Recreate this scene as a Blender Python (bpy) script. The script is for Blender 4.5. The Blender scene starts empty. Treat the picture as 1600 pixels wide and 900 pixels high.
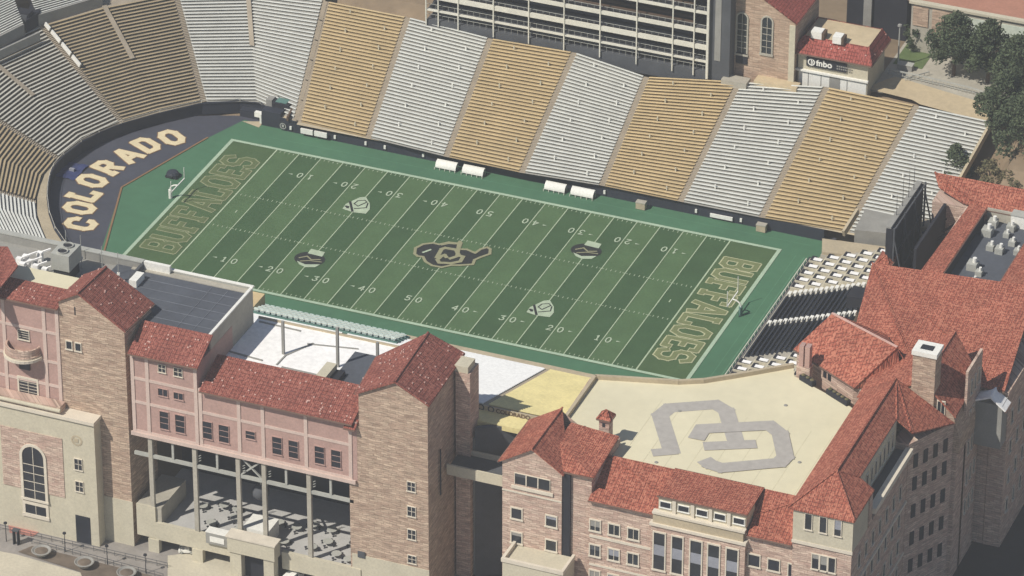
import bpy, math, random
from mathutils import Vector
random.seed(7)
S = bpy.context.scene
COL = S.collection
HAZE = .00021
# ------------------------------------------------------------------ camera
IW, IH, FPX = 1600.0, 900.0, 7554.85
YAW, PIT, ROL = -0.383091935, 0.534103203, 0.00228549
def _axes():
    cy, sy, cp, sp = math.cos(YAW), math.sin(YAW), math.cos(PIT), math.sin(PIT)
    f = Vector((sy*cp, cy*cp, -sp)); r = Vector((cy, -sy, 0)); u = r.cross(f)
    c, s = math.cos(ROL), math.sin(ROL)
    return c*r+s*u, -s*r+c*u, f
AR, AU, AF = _axes()
CP = Vector((14.9285, -6.4949, 0)) - AF*874.65
cam = bpy.data.cameras.new('camera'); camo = bpy.data.objects.new('camera', cam); COL.objects.link(camo)
cam.sensor_width = 36; cam.lens = FPX/IW*36; cam.clip_start = 1; cam.clip_end = 6000
from mathutils import Matrix
Mx = Matrix(((AR.x, AU.x, -AF.x, CP.x), (AR.y, AU.y, -AF.y, CP.y), (AR.z, AU.z, -AF.z, CP.z), (0, 0, 0, 1)))
camo.matrix_world = Mx
S.camera = camo
# ------------------------------------------------------------------ world and sun
SAZ, SEL = math.radians(35), math.radians(49)      # light travels towards +x by sin, +y by cos
w = bpy.data.worlds.new('World'); S.world = w; w.use_nodes = True
nt = w.node_tree; bg = nt.nodes['Background']
sky = nt.nodes.new('ShaderNodeTexSky'); sky.sky_type = 'NISHITA'; sky.sun_disc = False
sky.sun_elevation = SEL; sky.altitude = 1600
sky.sun_rotation = math.atan2(-math.sin(SAZ), -math.cos(SAZ))
nt.links.new(sky.outputs[0], bg.inputs[0]); bg.inputs[1].default_value = 0.075
sl = bpy.data.lights.new('sun', 'SUN'); sl.energy = 4.7; sl.angle = math.radians(0.5); sl.color = (1, .95, .86)
so = bpy.data.objects.new('sun', sl); COL.objects.link(so)
sd = Vector((math.sin(SAZ)*math.cos(SEL), math.cos(SAZ)*math.cos(SEL), -math.sin(SEL)))
so.rotation_euler = sd.to_track_quat('-Z', 'Y').to_euler(); so.location = (0, 0, 300)
S.view_settings.view_transform = 'Standard'; S.view_settings.look = 'None'
S.view_settings.exposure = 0.04; S.view_settings.gamma = 1
S.render.engine = 'CYCLES'
# ------------------------------------------------------------------ picture point -> place in the world (measured survey of the photo)
def ray(px, py): return AR*((px-800)/FPX) - AU*((py-450)/FPX) + AF
def at(px, py, z=0.0):
    d = ray(px, py); return CP + d*((z-CP.z)/d.z)
def onY(px, py, Y):
    d = ray(px, py); return CP + d*((Y-CP.y)/d.y)
def onX(px, py, X):
    d = ray(px, py); return CP + d*((X-CP.x)/d.x)
def slope_pt(B, px, py, s):
    d = ray(px, py); lo, hi = 600.0, 1400.0
    f = lambda k: (CP+d*k).z - B.z - s*math.hypot((CP+d*k).x-B.x, (CP+d*k).y-B.y)
    prev = None; k = hi
    while k > lo:                       # from below the slope upwards
        if f(k) > 0: break
        k -= 2
    a, b = k, k+2
    for _ in range(30):
        m = (a+b)/2
        if f(m) > 0: a = m
        else: b = m
    return CP+d*a
# ------------------------------------------------------------------ materials
def lin(c): c = c/255.0; return c/12.92 if c <= .04045 else ((c+.055)/1.055)**2.4
def rgb(r, g, b): return (lin(r), lin(g), lin(b), 1)
class NT:
    def __init__(s, name, rough=.85, spec=.25):
        s.m = bpy.data.materials.new(name); s.m.use_nodes = True; s.t = s.m.node_tree
        s.b = s.t.nodes['Principled BSDF']; s.b.inputs['Roughness'].default_value = rough
        s.b.inputs['Specular IOR Level'].default_value = spec
    def n(s, ty, **k):
        x = s.t.nodes.new(ty)
        for a, v in k.items():
            if isinstance(a, str) and hasattr(x, a): setattr(x, a, v)
            else: x.inputs[a.replace('_', ' ')].default_value = v
        return x
    def l(s, a, b): s.t.links.new(a, b)
    def pos(s): return s.n('ShaderNodeNewGeometry').outputs['Position']
def ramp(N, fac, c0, c1, p0=0., p1=1.):
    r = N.n('ShaderNodeValToRGB'); e = r.color_ramp.elements
    e[0].color = c0; e[1].color = c1; e[0].position = p0; e[1].position = p1
    N.l(fac, r.inputs[0]); return r.outputs[0]
def noise(N, vec, scale, detail=4):
    x = N.n('ShaderNodeTexNoise'); x.inputs['Scale'].default_value = scale; x.inputs['Detail'].default_value = detail
    N.l(vec, x.inputs['Vector']); return x.outputs['Fac']
def mixc(N, fac, a, b, mode='MIX'):
    m = N.n('ShaderNodeMix', data_type='RGBA', blend_type=mode)
    if isinstance(fac, (int, float)): m.inputs[0].default_value = fac
    else: N.l(fac, m.inputs[0])
    for i, v in ((6, a), (7, b)):
        if isinstance(v, tuple): m.inputs[i].default_value = v
        else: N.l(v, m.inputs[i])
    return m.outputs[2]
def sc(c, k): return (c[0]*k, c[1]*k, c[2]*k, 1)
def plain(name, c, var=.12, scale=.5, rough=.85, spec=.25, metal=0, fine=.08):
    N = NT(name, rough, spec); p = N.pos()
    a = ramp(N, noise(N, p, scale), sc(c, 1-var), sc(c, 1+var), .3, .7)
    b = ramp(N, noise(N, p, scale*9, 3), sc((1, 1, 1), 1-fine), sc((1, 1, 1), 1+fine), .3, .7)
    N.l(mixc(N, 1.0, a, b, 'MULTIPLY'), N.b.inputs['Base Color']); N.b.inputs['Metallic'].default_value = metal
    return N.m
def uvec(N, mode):
    """surface coordinates in metres: wall -> (x+y, z); roof -> (along, down)"""
    g = N.n('ShaderNodeNewGeometry'); s = N.n('ShaderNodeSeparateXYZ'); N.l(g.outputs['Position'], s.inputs[0])
    c = N.n('ShaderNodeCombineXYZ')
    if mode == 'wall':
        a = N.n('ShaderNodeMath', operation='ADD'); N.l(s.outputs[0], a.inputs[0]); N.l(s.outputs[1], a.inputs[1])
        N.l(a.outputs[0], c.inputs[0]); N.l(s.outputs[2], c.inputs[1])
    else:
        q = N.n('ShaderNodeSeparateXYZ'); N.l(g.outputs['True Normal'], q.inputs[0])
        ax = N.n('ShaderNodeMath', operation='ABSOLUTE'); N.l(q.outputs[0], ax.inputs[0])
        ay = N.n('ShaderNodeMath', operation='ABSOLUTE'); N.l(q.outputs[1], ay.inputs[0])
        gt = N.n('ShaderNodeMath', operation='GREATER_THAN'); N.l(ax.outputs[0], gt.inputs[0]); N.l(ay.outputs[0], gt.inputs[1])
        m1 = N.n('ShaderNodeMix', data_type='FLOAT'); N.l(gt.outputs[0], m1.inputs[0]); N.l(s.outputs[0], m1.inputs[2]); N.l(s.outputs[1], m1.inputs[3])
        m2 = N.n('ShaderNodeMix', data_type='FLOAT'); N.l(gt.outputs[0], m2.inputs[0]); N.l(s.outputs[1], m2.inputs[2]); N.l(s.outputs[0], m2.inputs[3])
        N.l(m1.outputs[0], c.inputs[0]); N.l(m2.outputs[0], c.inputs[1])
    return c.outputs[0]
def stone(name, c1, c2, mortar, bw=1.1, rh=.42, fade=.35):
    N = NT(name, .95, .1); v = uvec(N, 'wall')
    # waviness of the ragged courses
    nz = N.n('ShaderNodeTexNoise'); nz.inputs['Scale'].default_value = .55; N.l(v, nz.inputs['Vector'])
    ad = N.n('ShaderNodeVectorMath', operation='MULTIPLY_ADD'); N.l(nz.outputs['Color'], ad.inputs[0]); ad.inputs[1].default_value = (1.2, .9, 0); N.l(v, ad.inputs[2])
    br = N.n('ShaderNodeTexBrick'); N.l(ad.outputs[0], br.inputs['Vector'])
    br.inputs['Scale'].default_value = 1; br.inputs['Brick Width'].default_value = bw; br.inputs['Row Height'].default_value = rh
    br.inputs['Mortar Size'].default_value = .05; br.inputs['Mortar Smooth'].default_value = .6
    br.inputs['Color1'].default_value = c1; br.inputs['Color2'].default_value = c2; br.inputs['Mortar'].default_value = mortar
    br.offset = .37
    st = N.n('ShaderNodeVectorMath', operation='MULTIPLY'); N.l(v, st.inputs[0]); st.inputs[1].default_value = (.35, 1.5, 1)
    b = ramp(N, noise(N, st.outputs[0], 1.3, 6), sc((1, 1, 1), 1-fade), sc((1, 1, 1), 1+fade), .3, .7)
    col = mixc(N, 1.0, br.outputs['Color'], b, 'MULTIPLY')
    N.l(col, N.b.inputs['Base Color'])
    bp = N.n('ShaderNodeBump'); bp.inputs['Strength'].default_value = .5; bp.inputs['Distance'].default_value = .15
    N.l(noise(N, st.outputs[0], 2.2, 6), bp.inputs['Height']); N.l(bp.outputs[0], N.b.inputs['Normal'])
    return N.m
def tiles(name, ca, cb, cc, w=.55, h=.5, speck=.25):
    N = NT(name, .8, .25); v = uvec(N, 'roof')
    br = N.n('ShaderNodeTexBrick'); N.l(v, br.inputs['Vector'])
    br.inputs['Scale'].default_value = 1; br.inputs['Brick Width'].default_value = w; br.inputs['Row Height'].default_value = h
    br.inputs['Mortar Size'].default_value = .07; br.inputs['Mortar Smooth'].default_value = .4; br.offset = .0
    br.inputs['Color1'].default_value = ca; br.inputs['Color2'].default_value = cb; br.inputs['Mortar'].default_value = sc(cb, .45)
    vo = N.n('ShaderNodeTexVoronoi'); vo.inputs['Scale'].default_value = 3.6; N.l(v, vo.inputs['Vector'])
    sp = N.n('ShaderNodeSeparateColor'); N.l(vo.outputs['Color'], sp.inputs[0])
    f = N.n('ShaderNodeMapRange'); f.inputs[1].default_value = 1-speck; f.inputs[2].default_value = 1-speck*.6; N.l(sp.outputs[0], f.inputs[0])
    c = mixc(N, f.outputs[0], br.outputs['Color'], cc)
    b = ramp(N, noise(N, v, .22, 5), sc((1, 1, 1), .86), sc((1, 1, 1), 1.14), .3, .7)
    N.l(mixc(N, 1.0, c, b, 'MULTIPLY'), N.b.inputs['Base Color'])
    wv = N.n('ShaderNodeTexWave'); wv.inputs['Scale'].default_value = .9; wv.inputs['Distortion'].default_value = .4; N.l(v, wv.inputs['Vector'])
    bp = N.n('ShaderNodeBump'); bp.inputs['Strength'].default_value = .6; bp.inputs['Distance'].default_value = .1
    N.l(wv.outputs['Fac'], bp.inputs['Height']); N.l(bp.outputs[0], N.b.inputs['Normal'])
    return N.m
M = {}
M['turf_a'] = plain('turf_a', rgb(82, 108, 72), .09, .22, fine=.08)
M['turf_b'] = plain('turf_b', rgb(64, 91, 59), .09, .22, fine=.08)
M['turf_end'] = plain('turf_end', rgb(76, 99, 64), .09, .22, fine=.08)
M['apron'] = plain('apron', rgb(76, 116, 88), .10, .06, fine=.05)
M['apron_line'] = plain('apron_line', rgb(98, 144, 112), .06, .06)
M['line'] = plain('line', rgb(176, 190, 160), .08, .5)
M['border'] = plain('border', rgb(170, 190, 165), .08, .3)
M['mark'] = plain('mark', rgb(176, 190, 164), .10, .8)
M['khaki'] = plain('khaki', rgb(184, 184, 146), .08, .5)
M['olive'] = plain('olive', rgb(120, 128, 88), .08, .5)
M['khaki_worn'] = plain('khaki_worn', rgb(146, 151, 116), .08, .5)
M['olive_worn'] = plain('olive_worn', rgb(98, 111, 74), .08, .5)
M['tarp'] = plain('tarp', rgb(74, 76, 86), .12, .09, rough=.75)
M['letter_gold'] = plain('letter_gold', rgb(224, 208, 170), .08, .7)
M['letter_edge'] = plain('letter_edge', rgb(140, 110, 80), .08, .7)
M['navy'] = plain('navy', rgb(50, 54, 64), .12, .3, rough=.6)
M['navylogo'] = plain('navylogo', rgb(44, 47, 46), .08, .8)
M['logogold'] = plain('logogold', rgb(150, 148, 116), .08, .8)
M['ring'] = plain('ring', rgb(184, 170, 144), .10, .25)
M['aisle'] = plain('aisle', rgb(164, 152, 134), .10, .5)
M['tread_w'] = plain('tread_w', rgb(166, 164, 157), .10, .4)
M['tread_g'] = plain('tread_g', rgb(168, 150, 116), .12, .4)
M['bench_w'] = plain('bench_w', rgb(224, 224, 216), .07, .35, rough=.55, spec=.4)
M['bench_g'] = plain('bench_g', rgb(212, 188, 144), .10, .22, rough=.6)
M['bench_s'] = plain('bench_s', rgb(196, 193, 182), .10, .3, rough=.6)
M['bench_b'] = plain('bench_b', rgb(176, 158, 126), .12, .3)
M['tread_d'] = plain('tread_d', rgb(122, 115, 102), .12, .4)
M['white'] = plain('white', rgb(236, 234, 226), .04, .3)
M['membrane'] = plain('membrane', rgb(250, 248, 245), .03, .15)
M['steel'] = plain('steel', rgb(222, 218, 204), .05, .4, rough=.5)
M['grey'] = plain('grey', rgb(150, 148, 142), .10, .4)
M['greymetal'] = plain('greymetal', rgb(176, 176, 168), .08, .6, rough=.5)
M['darkgrey'] = plain('darkgrey', rgb(84, 86, 90), .12, .4)
M['dark'] = plain('dark', rgb(44, 45, 52), .15, .4)
M['blackroof'] = plain('blackroof', rgb(84, 88, 96), .12, .12)
M['seam'] = plain('seam', rgb(118, 122, 130), .2, .6)
M['cream'] = plain('cream', rgb(200, 192, 170), .06, .3)
M['cream_roof'] = plain('cream_roof', rgb(220, 212, 182), .055, .07, fine=.03)
M['roof_seam'] = plain('roof_seam', rgb(206, 198, 168), .04, .3)
M['logo_grey'] = plain('logo_grey', rgb(176, 171, 164), .03, .1)
M['trim'] = plain('trim', rgb(218, 208, 190), .06, .6)
M['band'] = plain('band', rgb(208, 186, 174), .06, .5)
M['stucco'] = plain('stucco', rgb(182, 150, 140), .09, .35, fine=.1)
M['glass'] = plain('glass', rgb(44, 48, 54), .3, .5, rough=.25, spec=.5)
M['dglass'] = plain('dglass', rgb(36, 40, 50), .3, .5, rough=.3, spec=.5)
M['blind'] = plain('blind', rgb(150, 152, 160), .1, .5)
M['red_old'] = tiles('red_old', rgb(148, 86, 74), rgb(138, 79, 69), rgb(160, 101, 88), w=.75, h=.7, speck=.3)
M['red_new'] = tiles('red_new', rgb(168, 96, 77), rgb(156, 87, 70), rgb(182, 116, 94), w=.6, h=.6, speck=.4)
M['red_far'] = tiles('red_far', rgb(166, 88, 78), rgb(156, 80, 70), rgb(172, 98, 88))
M['guard'] = plain('guard', rgb(206, 168, 156), .1, 1)
M['stone'] = stone('stone', rgb(200, 178, 156), rgb(174, 149, 131), rgb(148, 126, 110), 1.4, .42, fade=.28)
M['stone_pink'] = stone('stone_pink', rgb(212, 190, 172), rgb(186, 158, 144), rgb(160, 136, 122), 1.3, .42, .26)
M['stone_far'] = stone('stone_far', rgb(196, 172, 150), rgb(176, 150, 130), rgb(154, 132, 114), 1.7, .5, fade=.22)
M['concrete'] = plain('concrete', rgb(176, 170, 156), .10, .2)
M['landing'] = plain('landing', rgb(196, 178, 146), .10, .12)
M['asphalt'] = plain('asphalt', rgb(52, 54, 58), .15, .12)
M['paving'] = plain('paving', rgb(150, 144, 138), .12, .2)
M['pave_light'] = plain('pave_light', rgb(198, 190, 170), .06, .2)
M['pave_red'] = plain('pave_red', rgb(186, 130, 118), .1, .2)
M['pave_grey'] = plain('pave_grey', rgb(184, 182, 178), .08, .4)
M['gutter'] = plain('gutter', rgb(122, 98, 86), .1, .5)
M['soil'] = plain('soil', rgb(112, 100, 88), .2, .6)
M['ground'] = plain('ground', rgb(140, 122, 100), .2, .08)
M['grass'] = plain('grass', rgb(96, 112, 70), .2, .2)
M['brown'] = plain('brown', rgb(96, 78, 64), .2, .6)
M['gold_panel'] = plain('gold_panel', rgb(226, 212, 154), .08, .2)
M['chair'] = plain('chair', rgb(206, 222, 218), .08, .8)
M['teal'] = plain('teal', rgb(96, 130, 122), .1, .5)
M['paint_red'] = plain('paint_red', rgb(176, 126, 106), .1, .2)
def foliage(name, c0, c1, c2):
    N = NT(name, .8, .2); p = N.pos()
    a = ramp(N, noise(N, p, .45, 3), c0, c1, .35, .65); b = noise(N, p, 3.0, 3)
    N.l(mixc(N, ramp(N, b, (0, 0, 0, 1), (1, 1, 1, 1), .55, .7), a, c2), N.b.inputs['Base Color'])
    N.b.inputs['Transmission Weight'].default_value = 0
    return N.m
M['leaf_dark'] = foliage('leaf_dark', rgb(64, 76, 56), rgb(86, 96, 70), rgb(106, 112, 86))
M['leaf_shrub'] = foliage('leaf_shrub', rgb(92, 92, 66), rgb(114, 104, 76), rgb(132, 116, 92))
# ------------------------------------------------------------------ mesh helpers
ORG = {}
WR = random.Random(21)
class MB:
    def __init__(s): s.v = []; s.f = []
    def add(s, vs, fs):
        o = len(s.v); s.v += [tuple(v) for v in vs]; s.f += [tuple(i+o for i in f) for f in fs]; return s
    def box(s, x0, x1, y0, y1, z0, z1):
        return s.add([(x0, y0, z0), (x1, y0, z0), (x1, y1, z0), (x0, y1, z0), (x0, y0, z1), (x1, y0, z1), (x1, y1, z1), (x0, y1, z1)],
                     [(0, 3, 2, 1), (4, 5, 6, 7), (0, 1, 5, 4), (1, 2, 6, 5), (2, 3, 7, 6), (3, 0, 4, 7)])
    def poly(s, pts): return s.add(pts, [tuple(range(len(pts)))])
    def prism(s, pts, z0, z1):
        """pts: plan outline counterclockwise; z0/z1 numbers"""
        n = len(pts); a = [(p[0], p[1], z0) for p in pts]; b = [(p[0], p[1], z1) for p in pts]
        area = sum(pts[i][0]*pts[(i+1) % n][1]-pts[(i+1) % n][0]*pts[i][1] for i in range(n))
        fs = [tuple(range(n-1, -1, -1)), tuple(range(n, 2*n))] + [(i, (i+1) % n, (i+1) % n+n, i+n) for i in range(n)]
        if area < 0: fs = [tuple(reversed(f)) for f in fs]
        return s.add(a+b, fs)
    def skirt(s, top, z0):
        """solid between a (possibly sloping) top outline and a flat bottom"""
        n = len(top); b = [(p[0], p[1], z0) for p in top]
        fs = [tuple(range(n))] + [((i+1) % n, i, i+n, (i+1) % n+n) for i in range(n)] + [tuple(range(2*n-1, n-1, -1))]
        return s.add([tuple(p) for p in top]+b, fs)
    def beam(s, p, q, w, h=None):
        h = h or w; p = Vector(p); q = Vector(q); d = (q-p)
        if d.length < 1e-6: return s
        d.normalize(); up = Vector((0, 0, 1)) if abs(d.z) < .95 else Vector((1, 0, 0))
        a = d.cross(up).normalized()*(w/2); b = a.cross(d).normalized()*(h/2)
        vs = [p-a-b, p+a-b, p+a+b, p-a+b, q-a-b, q+a-b, q+a+b, q-a+b]
        return s.add(vs, [(0, 1, 2, 3), (7, 6, 5, 4), (0, 4, 5, 1), (1, 5, 6, 2), (2, 6, 7, 3), (3, 7, 4, 0)])
    def tube(s, p, q, r0, r1=None, n=10):
        r1 = r0 if r1 is None else r1; p = Vector(p); q = Vector(q); d = (q-p).normalized()
        up = Vector((0, 0, 1)) if abs(d.z) < .95 else Vector((1, 0, 0)); a = d.cross(up).normalized(); b = a.cross(d)
        vs = [p+(a*math.cos(t)+b*math.sin(t))*r0 for t in [6.28319*i/n for i in range(n)]] + [q+(a*math.cos(t)+b*math.sin(t))*r1 for t in [6.28319*i/n for i in range(n)]]
        return s.add(vs, [(i, (i+1) % n, (i+1) % n+n, i+n) for i in range(n)]+[tuple(range(n-1, -1, -1)), tuple(range(n, 2*n))])
    def lathe(s, c, prof, n=16):
        c = Vector(c); vs = []; fs = []
        for r, z in prof:
            for i in range(n): vs.append((c.x+r*math.cos(6.28319*i/n), c.y+r*math.sin(6.28319*i/n), c.z+z))
        for k in range(len(prof)-1):
            for i in range(n): fs.append((k*n+i, k*n+(i+1) % n, (k+1)*n+(i+1) % n, (k+1)*n+i))
        fs.append(tuple(range(n-1, -1, -1))); fs.append(tuple((len(prof)-1)*n+i for i in range(n)))
        return s.add(vs, fs)
    def build(s, name, mat, parent=None, label=None, kind=None, smooth=False):
        org = ORG.get(parent.name, Vector((0, 0, 0))) if parent else Vector((0, 0, 0))
        me = bpy.data.meshes.new(name); me.from_pydata([tuple(Vector(v)-org) for v in s.v], [], s.f); me.validate(); me.update()
        me.materials.append(M[mat])
        if smooth: me.shade_smooth()
        o = bpy.data.objects.new(name, me); COL.objects.link(o)
        if parent: o.parent = parent; ORG[o.name] = org
        if label: o['label'] = label
        if kind: o['kind'] = kind
        return o
def thing(name, label, cat, loc=(0, 0, 0), group=None):
    o = bpy.data.objects.new(name, None); COL.objects.link(o); o.location = loc; o.empty_display_size = .5
    o['label'] = label; o['category'] = cat
    if group: o['group'] = group
    ORG[o.name] = Vector(loc); return o
def tag(o, label, cat, group=None):
    o['label'] = label; o['category'] = cat
    if group: o['group'] = group
    return o
def struct(name, mb, mat): return mb.build(name, mat, kind='structure')
def copy_tree(o, loc, label=None, rotz=None):
    def rec(a, parent):
        c = a.copy(); COL.objects.link(c)
        if parent: c.parent = parent
        for ch in list(a.children): rec(ch, c)
        return c
    r = rec(o, None); r.location = loc
    if rotz is not None: r.rotation_euler = (0, 0, rotz)
    if label: r['label'] = label
    return r
def roof(parent, name, mat, V, F, thick=.3, guards=0, label=None):
    """sloping roof slab: V corner points, F faces (upper side), closed underneath by thickness"""
    mb = MB(); V = [Vector(v) for v in V]; n = len(V)
    mb.v = [tuple(v) for v in V]+[(v.x, v.y, v.z-thick) for v in V]
    from collections import Counter
    E = {}
    for f in F:
        nrm = (V[f[1]]-V[f[0]]).cross(V[f[2]]-V[f[0]])
        if nrm.z < 0: f = tuple(reversed(f))
        mb.f.append(tuple(f)); mb.f.append(tuple(i+n for i in reversed(f)))
        for i in range(len(f)): E[(f[i], f[(i+1) % len(f)])] = 1
    for (a, b) in E:
        if (b, a) not in E: mb.f.append((b, a, a+n, b+n))
    for (a, b) in list(E):
        if (b, a) in E and a < b and thick >= .15:
            mb.beam(V[a]+Vector((0, 0, .04)), V[b]+Vector((0, 0, .04)), .28, .2)
    o = mb.build(name, mat, parent, label)
    gt = MB()
    for (a, b) in E:
        if (b, a) not in E and abs(V[a].z-V[b].z) < .05 and (V[a]-V[b]).length > 2 and V[a].z < min(v.z for v in V)+.6:
            gt.beam(V[a]-Vector((0, 0, thick*.7)), V[b]-Vector((0, 0, thick*.7)), .3, .22)
    if gt.v: gt.build('gutter', 'gutter', o)
    if guards:
        g = MB()
        for f in F:
            P = [V[i] for i in f]; nrm = (P[1]-P[0]).cross(P[2]-P[0]); area = nrm.length/2*(2 if len(P) == 4 else 1)
            if nrm.z < 0: nrm = -nrm
            nrm.normalize()
            for k in range(int(area*guards)):
                a, b = random.random(), random.random()
                if len(P) == 3:
                    if a+b > 1: a, b = 1-a, 1-b
                    q = P[0]+(P[1]-P[0])*a+(P[2]-P[0])*b
                else: q = (P[0]*(1-a)+P[1]*a)*(1-b)+(P[3]*(1-a)+P[2]*a)*b
                g.beam(q-nrm*.02, q+nrm*.14, .24, .24)
        if g.v: g.build('snow_guard', 'guard', o, kind='stuff')
    return o
def window(parent, ax, P, u0, u1, z0, z1, out=-1, bars=(1, 1), mat='glass', arch=False, frame='trim', fw=.16, sill=True):
    """ax 'y': wall plane y=P spanning x in u; ax 'x': plane x=P spanning y. out: side the wall faces."""
    def b(mb, a0, a1, c0, c1, d0, d1):
        lo, hi = sorted((P+out*d0, P+out*d1))
        if ax == 'y': mb.box(a0, a1, lo, hi, c0, c1)
        else: mb.box(lo, hi, a0, a1, c0, c1)
    fr = MB(); b(fr, u0-fw, u0, z0, z1, -.02, .16); b(fr, u1, u1+fw, z0, z1, -.02, .16); b(fr, u0-fw, u1+fw, z1, z1+fw*1.3, -.02, .18)
    if sill: b(fr, u0-fw-.1, u1+fw+.1, z0-fw*1.3, z0, -.02, .26)
    nx, nz = bars
    for i in range(1, nx): u = u0+(u1-u0)*i/nx; b(fr, u-.045, u+.045, z0, z1, -.02, .10)
    for i in range(1, nz): z = z0+(z1-z0)*i/nz; b(fr, u0, u1, z-.04, z+.04, -.02, .08)
    f = fr.build('window', frame, parent)
    pm = MB()
    if not arch: b(pm, u0, u1, z0, z1, -.02, .04)
    else:
        r = (u1-u0)/2; c = (u0+u1)/2; pts = [(u0, z0), (u1, z0)]+[(c+r*math.cos(math.pi*i/10), z1-r+r*math.sin(math.pi*i/10)) for i in range(11)]
        d = P+out*.05
        pm.poly([(u, d, z) if ax == 'y' else (d, u, z) for u, z in pts])
    pm.build('pane', mat, f)
    if not arch and P > -82 and z1-z0 > 1.2 and WR.random() < .38:
        bl = MB(); b(bl, u0+.03, u1-.03, z1-(z1-z0)*WR.choice((.3, .45, .6)), z1-.03, .042, .07); bl.build('blind', WR.choice(('blind', 'grey', 'darkgrey')), f)
    return f
def arched(parent, P, u0, u1, z0, z1, mat='glass', fw=.45, rows=6, frame='trim'):
    r = (u1-u0)/2; c = (u0+u1)/2; R = r+fw
    out = [(c+R*math.cos(math.pi*i/14), z1-r+R*math.sin(math.pi*i/14)) for i in range(15)]
    inn = [(c+r*math.cos(math.pi*i/14), z1-r+r*math.sin(math.pi*i/14)) for i in range(15)]
    out = [(c+R, z0)]+out+[(c-R, z0)]; inn = [(c+r, z0)]+inn+[(c-r, z0)]
    mb = MB(); n = len(out)
    for d0, d1 in ((P+.02, P-.2),):
        vs = [(u, d1, z) for u, z in out]+[(u, d1, z) for u, z in inn]+[(u, d0, z) for u, z in out]+[(u, d0, z) for u, z in inn]
        fs = []
        for i in range(n-1): fs += [(i, i+1, n+i+1, n+i), (2*n+i, i, i+1, 2*n+i+1)[::-1], (n+i, n+i+1, 3*n+i+1, 3*n+i)]
        mb.add(vs, fs)
    for k in range(1, rows): z = z0+(z1-r-z0)*k/rows; mb.box(u0, u1, P-.1, P, z-.05, z+.05)
    mb.box(c-.05, c+.05, P-.12, P, z0, z1-.05); mb.box(c-R-.1, c+R+.1, P-.3, P, z0-.4, z0)
    f = mb.build('window', frame, parent)
    pm = MB(); pm.poly([(u, P-.05, z) for u, z in inn]); pm.build('pane', mat, f)
    return f
def strokes(mb, segs, O, ux, uy, w, h, t, z, dz=.004):
    """flat lettering strokes; segs polylines on a 0..1 grid, O origin, ux/uy plan unit vectors"""
    k = 0
    for pl in segs:
        for (a, b) in zip(pl[:-1], pl[1:]):
            p = Vector((a[0]*w, a[1]*h)); q = Vector((b[0]*w, b[1]*h)); d = (q-p)
            if d.length < 1e-5: continue
            d.normalize(); nn = Vector((-d.y, d.x))*t/2; e = d*t*.34
            pts = [p-e-nn, q+e-nn, q+e+nn, p-e+nn]
            zz = z+dz*k; k += 1
            V = [(O[0]+ux[0]*s_.x+uy[0]*s_.y, O[1]+ux[1]*s_.x+uy[1]*s_.y, zz) for s_ in pts]
            nrm = (Vector(V[1])-Vector(V[0])).cross(Vector(V[2])-Vector(V[0]))
            mb.poly(V if nrm.z > 0 else V[::-1])
c_ = .22
def octa(x0=.12, x1=.88, y0=.08, y1=.92, c=.2):
    return [(x0+c, y0), (x1-c, y0), (x1, y0+c), (x1, y1-c), (x1-c, y1), (x0+c, y1), (x0, y1-c), (x0, y0+c), (x0+c, y0)]
G = {
 'C': [[(.88, .3), (.88, .24), (.7, .08), (.3, .08), (.12, .26), (.12, .74), (.3, .92), (.7, .92), (.88, .76), (.88, .7)]],
 'O': [octa()], 'L': [[(.2, .92), (.2, .08), (.9, .08), (.9, .3)], [(.08, .92), (.36, .92)]],
 'R': [[(.2, .08), (.2, .92), (.68, .92), (.86, .8), (.86, .6), (.68, .48), (.2, .48)], [(.58, .48), (.86, .08)], [(.08, .08), (.34, .08)]],
 'A': [[(.08, .08), (.45, .92), (.55, .92), (.92, .08)], [(.25, .34), (.75, .34)]],
 'D': [[(.2, .08), (.2, .92), (.68, .92), (.88, .74), (.88, .26), (.68, .08), (.2, .08)]],
 'B': [[(.2, .08), (.2, .92), (.7, .92), (.86, .8), (.86, .62), (.72, .5), (.2, .5)], [(.72, .5), (.88, .38), (.88, .2), (.7, .08), (.2, .08)]],
 'U': [[(.14, .92), (.14, .24), (.32, .08), (.68, .08), (.86, .24), (.86, .92)]],
 'F': [[(.2, .08), (.2, .92), (.88, .92), (.88, .76)], [(.2, .5), (.64, .5)], [(.06, .08), (.36, .08)]],
 'E': [[(.88, .22), (.88, .08), (.2, .08), (.2, .92), (.88, .92), (.88, .78)], [(.2, .5), (.62, .5)]],
 'S': [[(.14, .24), (.3, .08), (.7, .08), (.88, .22), (.88, .4), (.72, .5), (.28, .5), (.12, .6), (.12, .78), (.3, .92), (.7, .92), (.86, .76)]],
 '0': [[(.35, .05), (.65, .05), (.85, .3), (.85, .7), (.65, .95), (.35, .95), (.15, .7), (.15, .3), (.35, .05)]],
 '1': [[(.3, .78), (.52, .95), (.52, .05)], [(.28, .05), (.76, .05)]],
 '2': [[(.16, .74), (.34, .95), (.68, .95), (.84, .74), (.84, .6), (.14, .05), (.88, .05)]],
 '3': [[(.16, .86), (.84, .95), (.5, .58), (.8, .44), (.84, .22), (.64, .05), (.32, .05), (.14, .2)]],
 '4': [[(.7, .05), (.7, .95), (.1, .34), (.92, .34)]],
 '5': [[(.82, .95), (.22, .95), (.18, .56), (.64, .58), (.84, .36), (.8, .18), (.6, .05), (.3, .05), (.14, .16)]],
}
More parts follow.
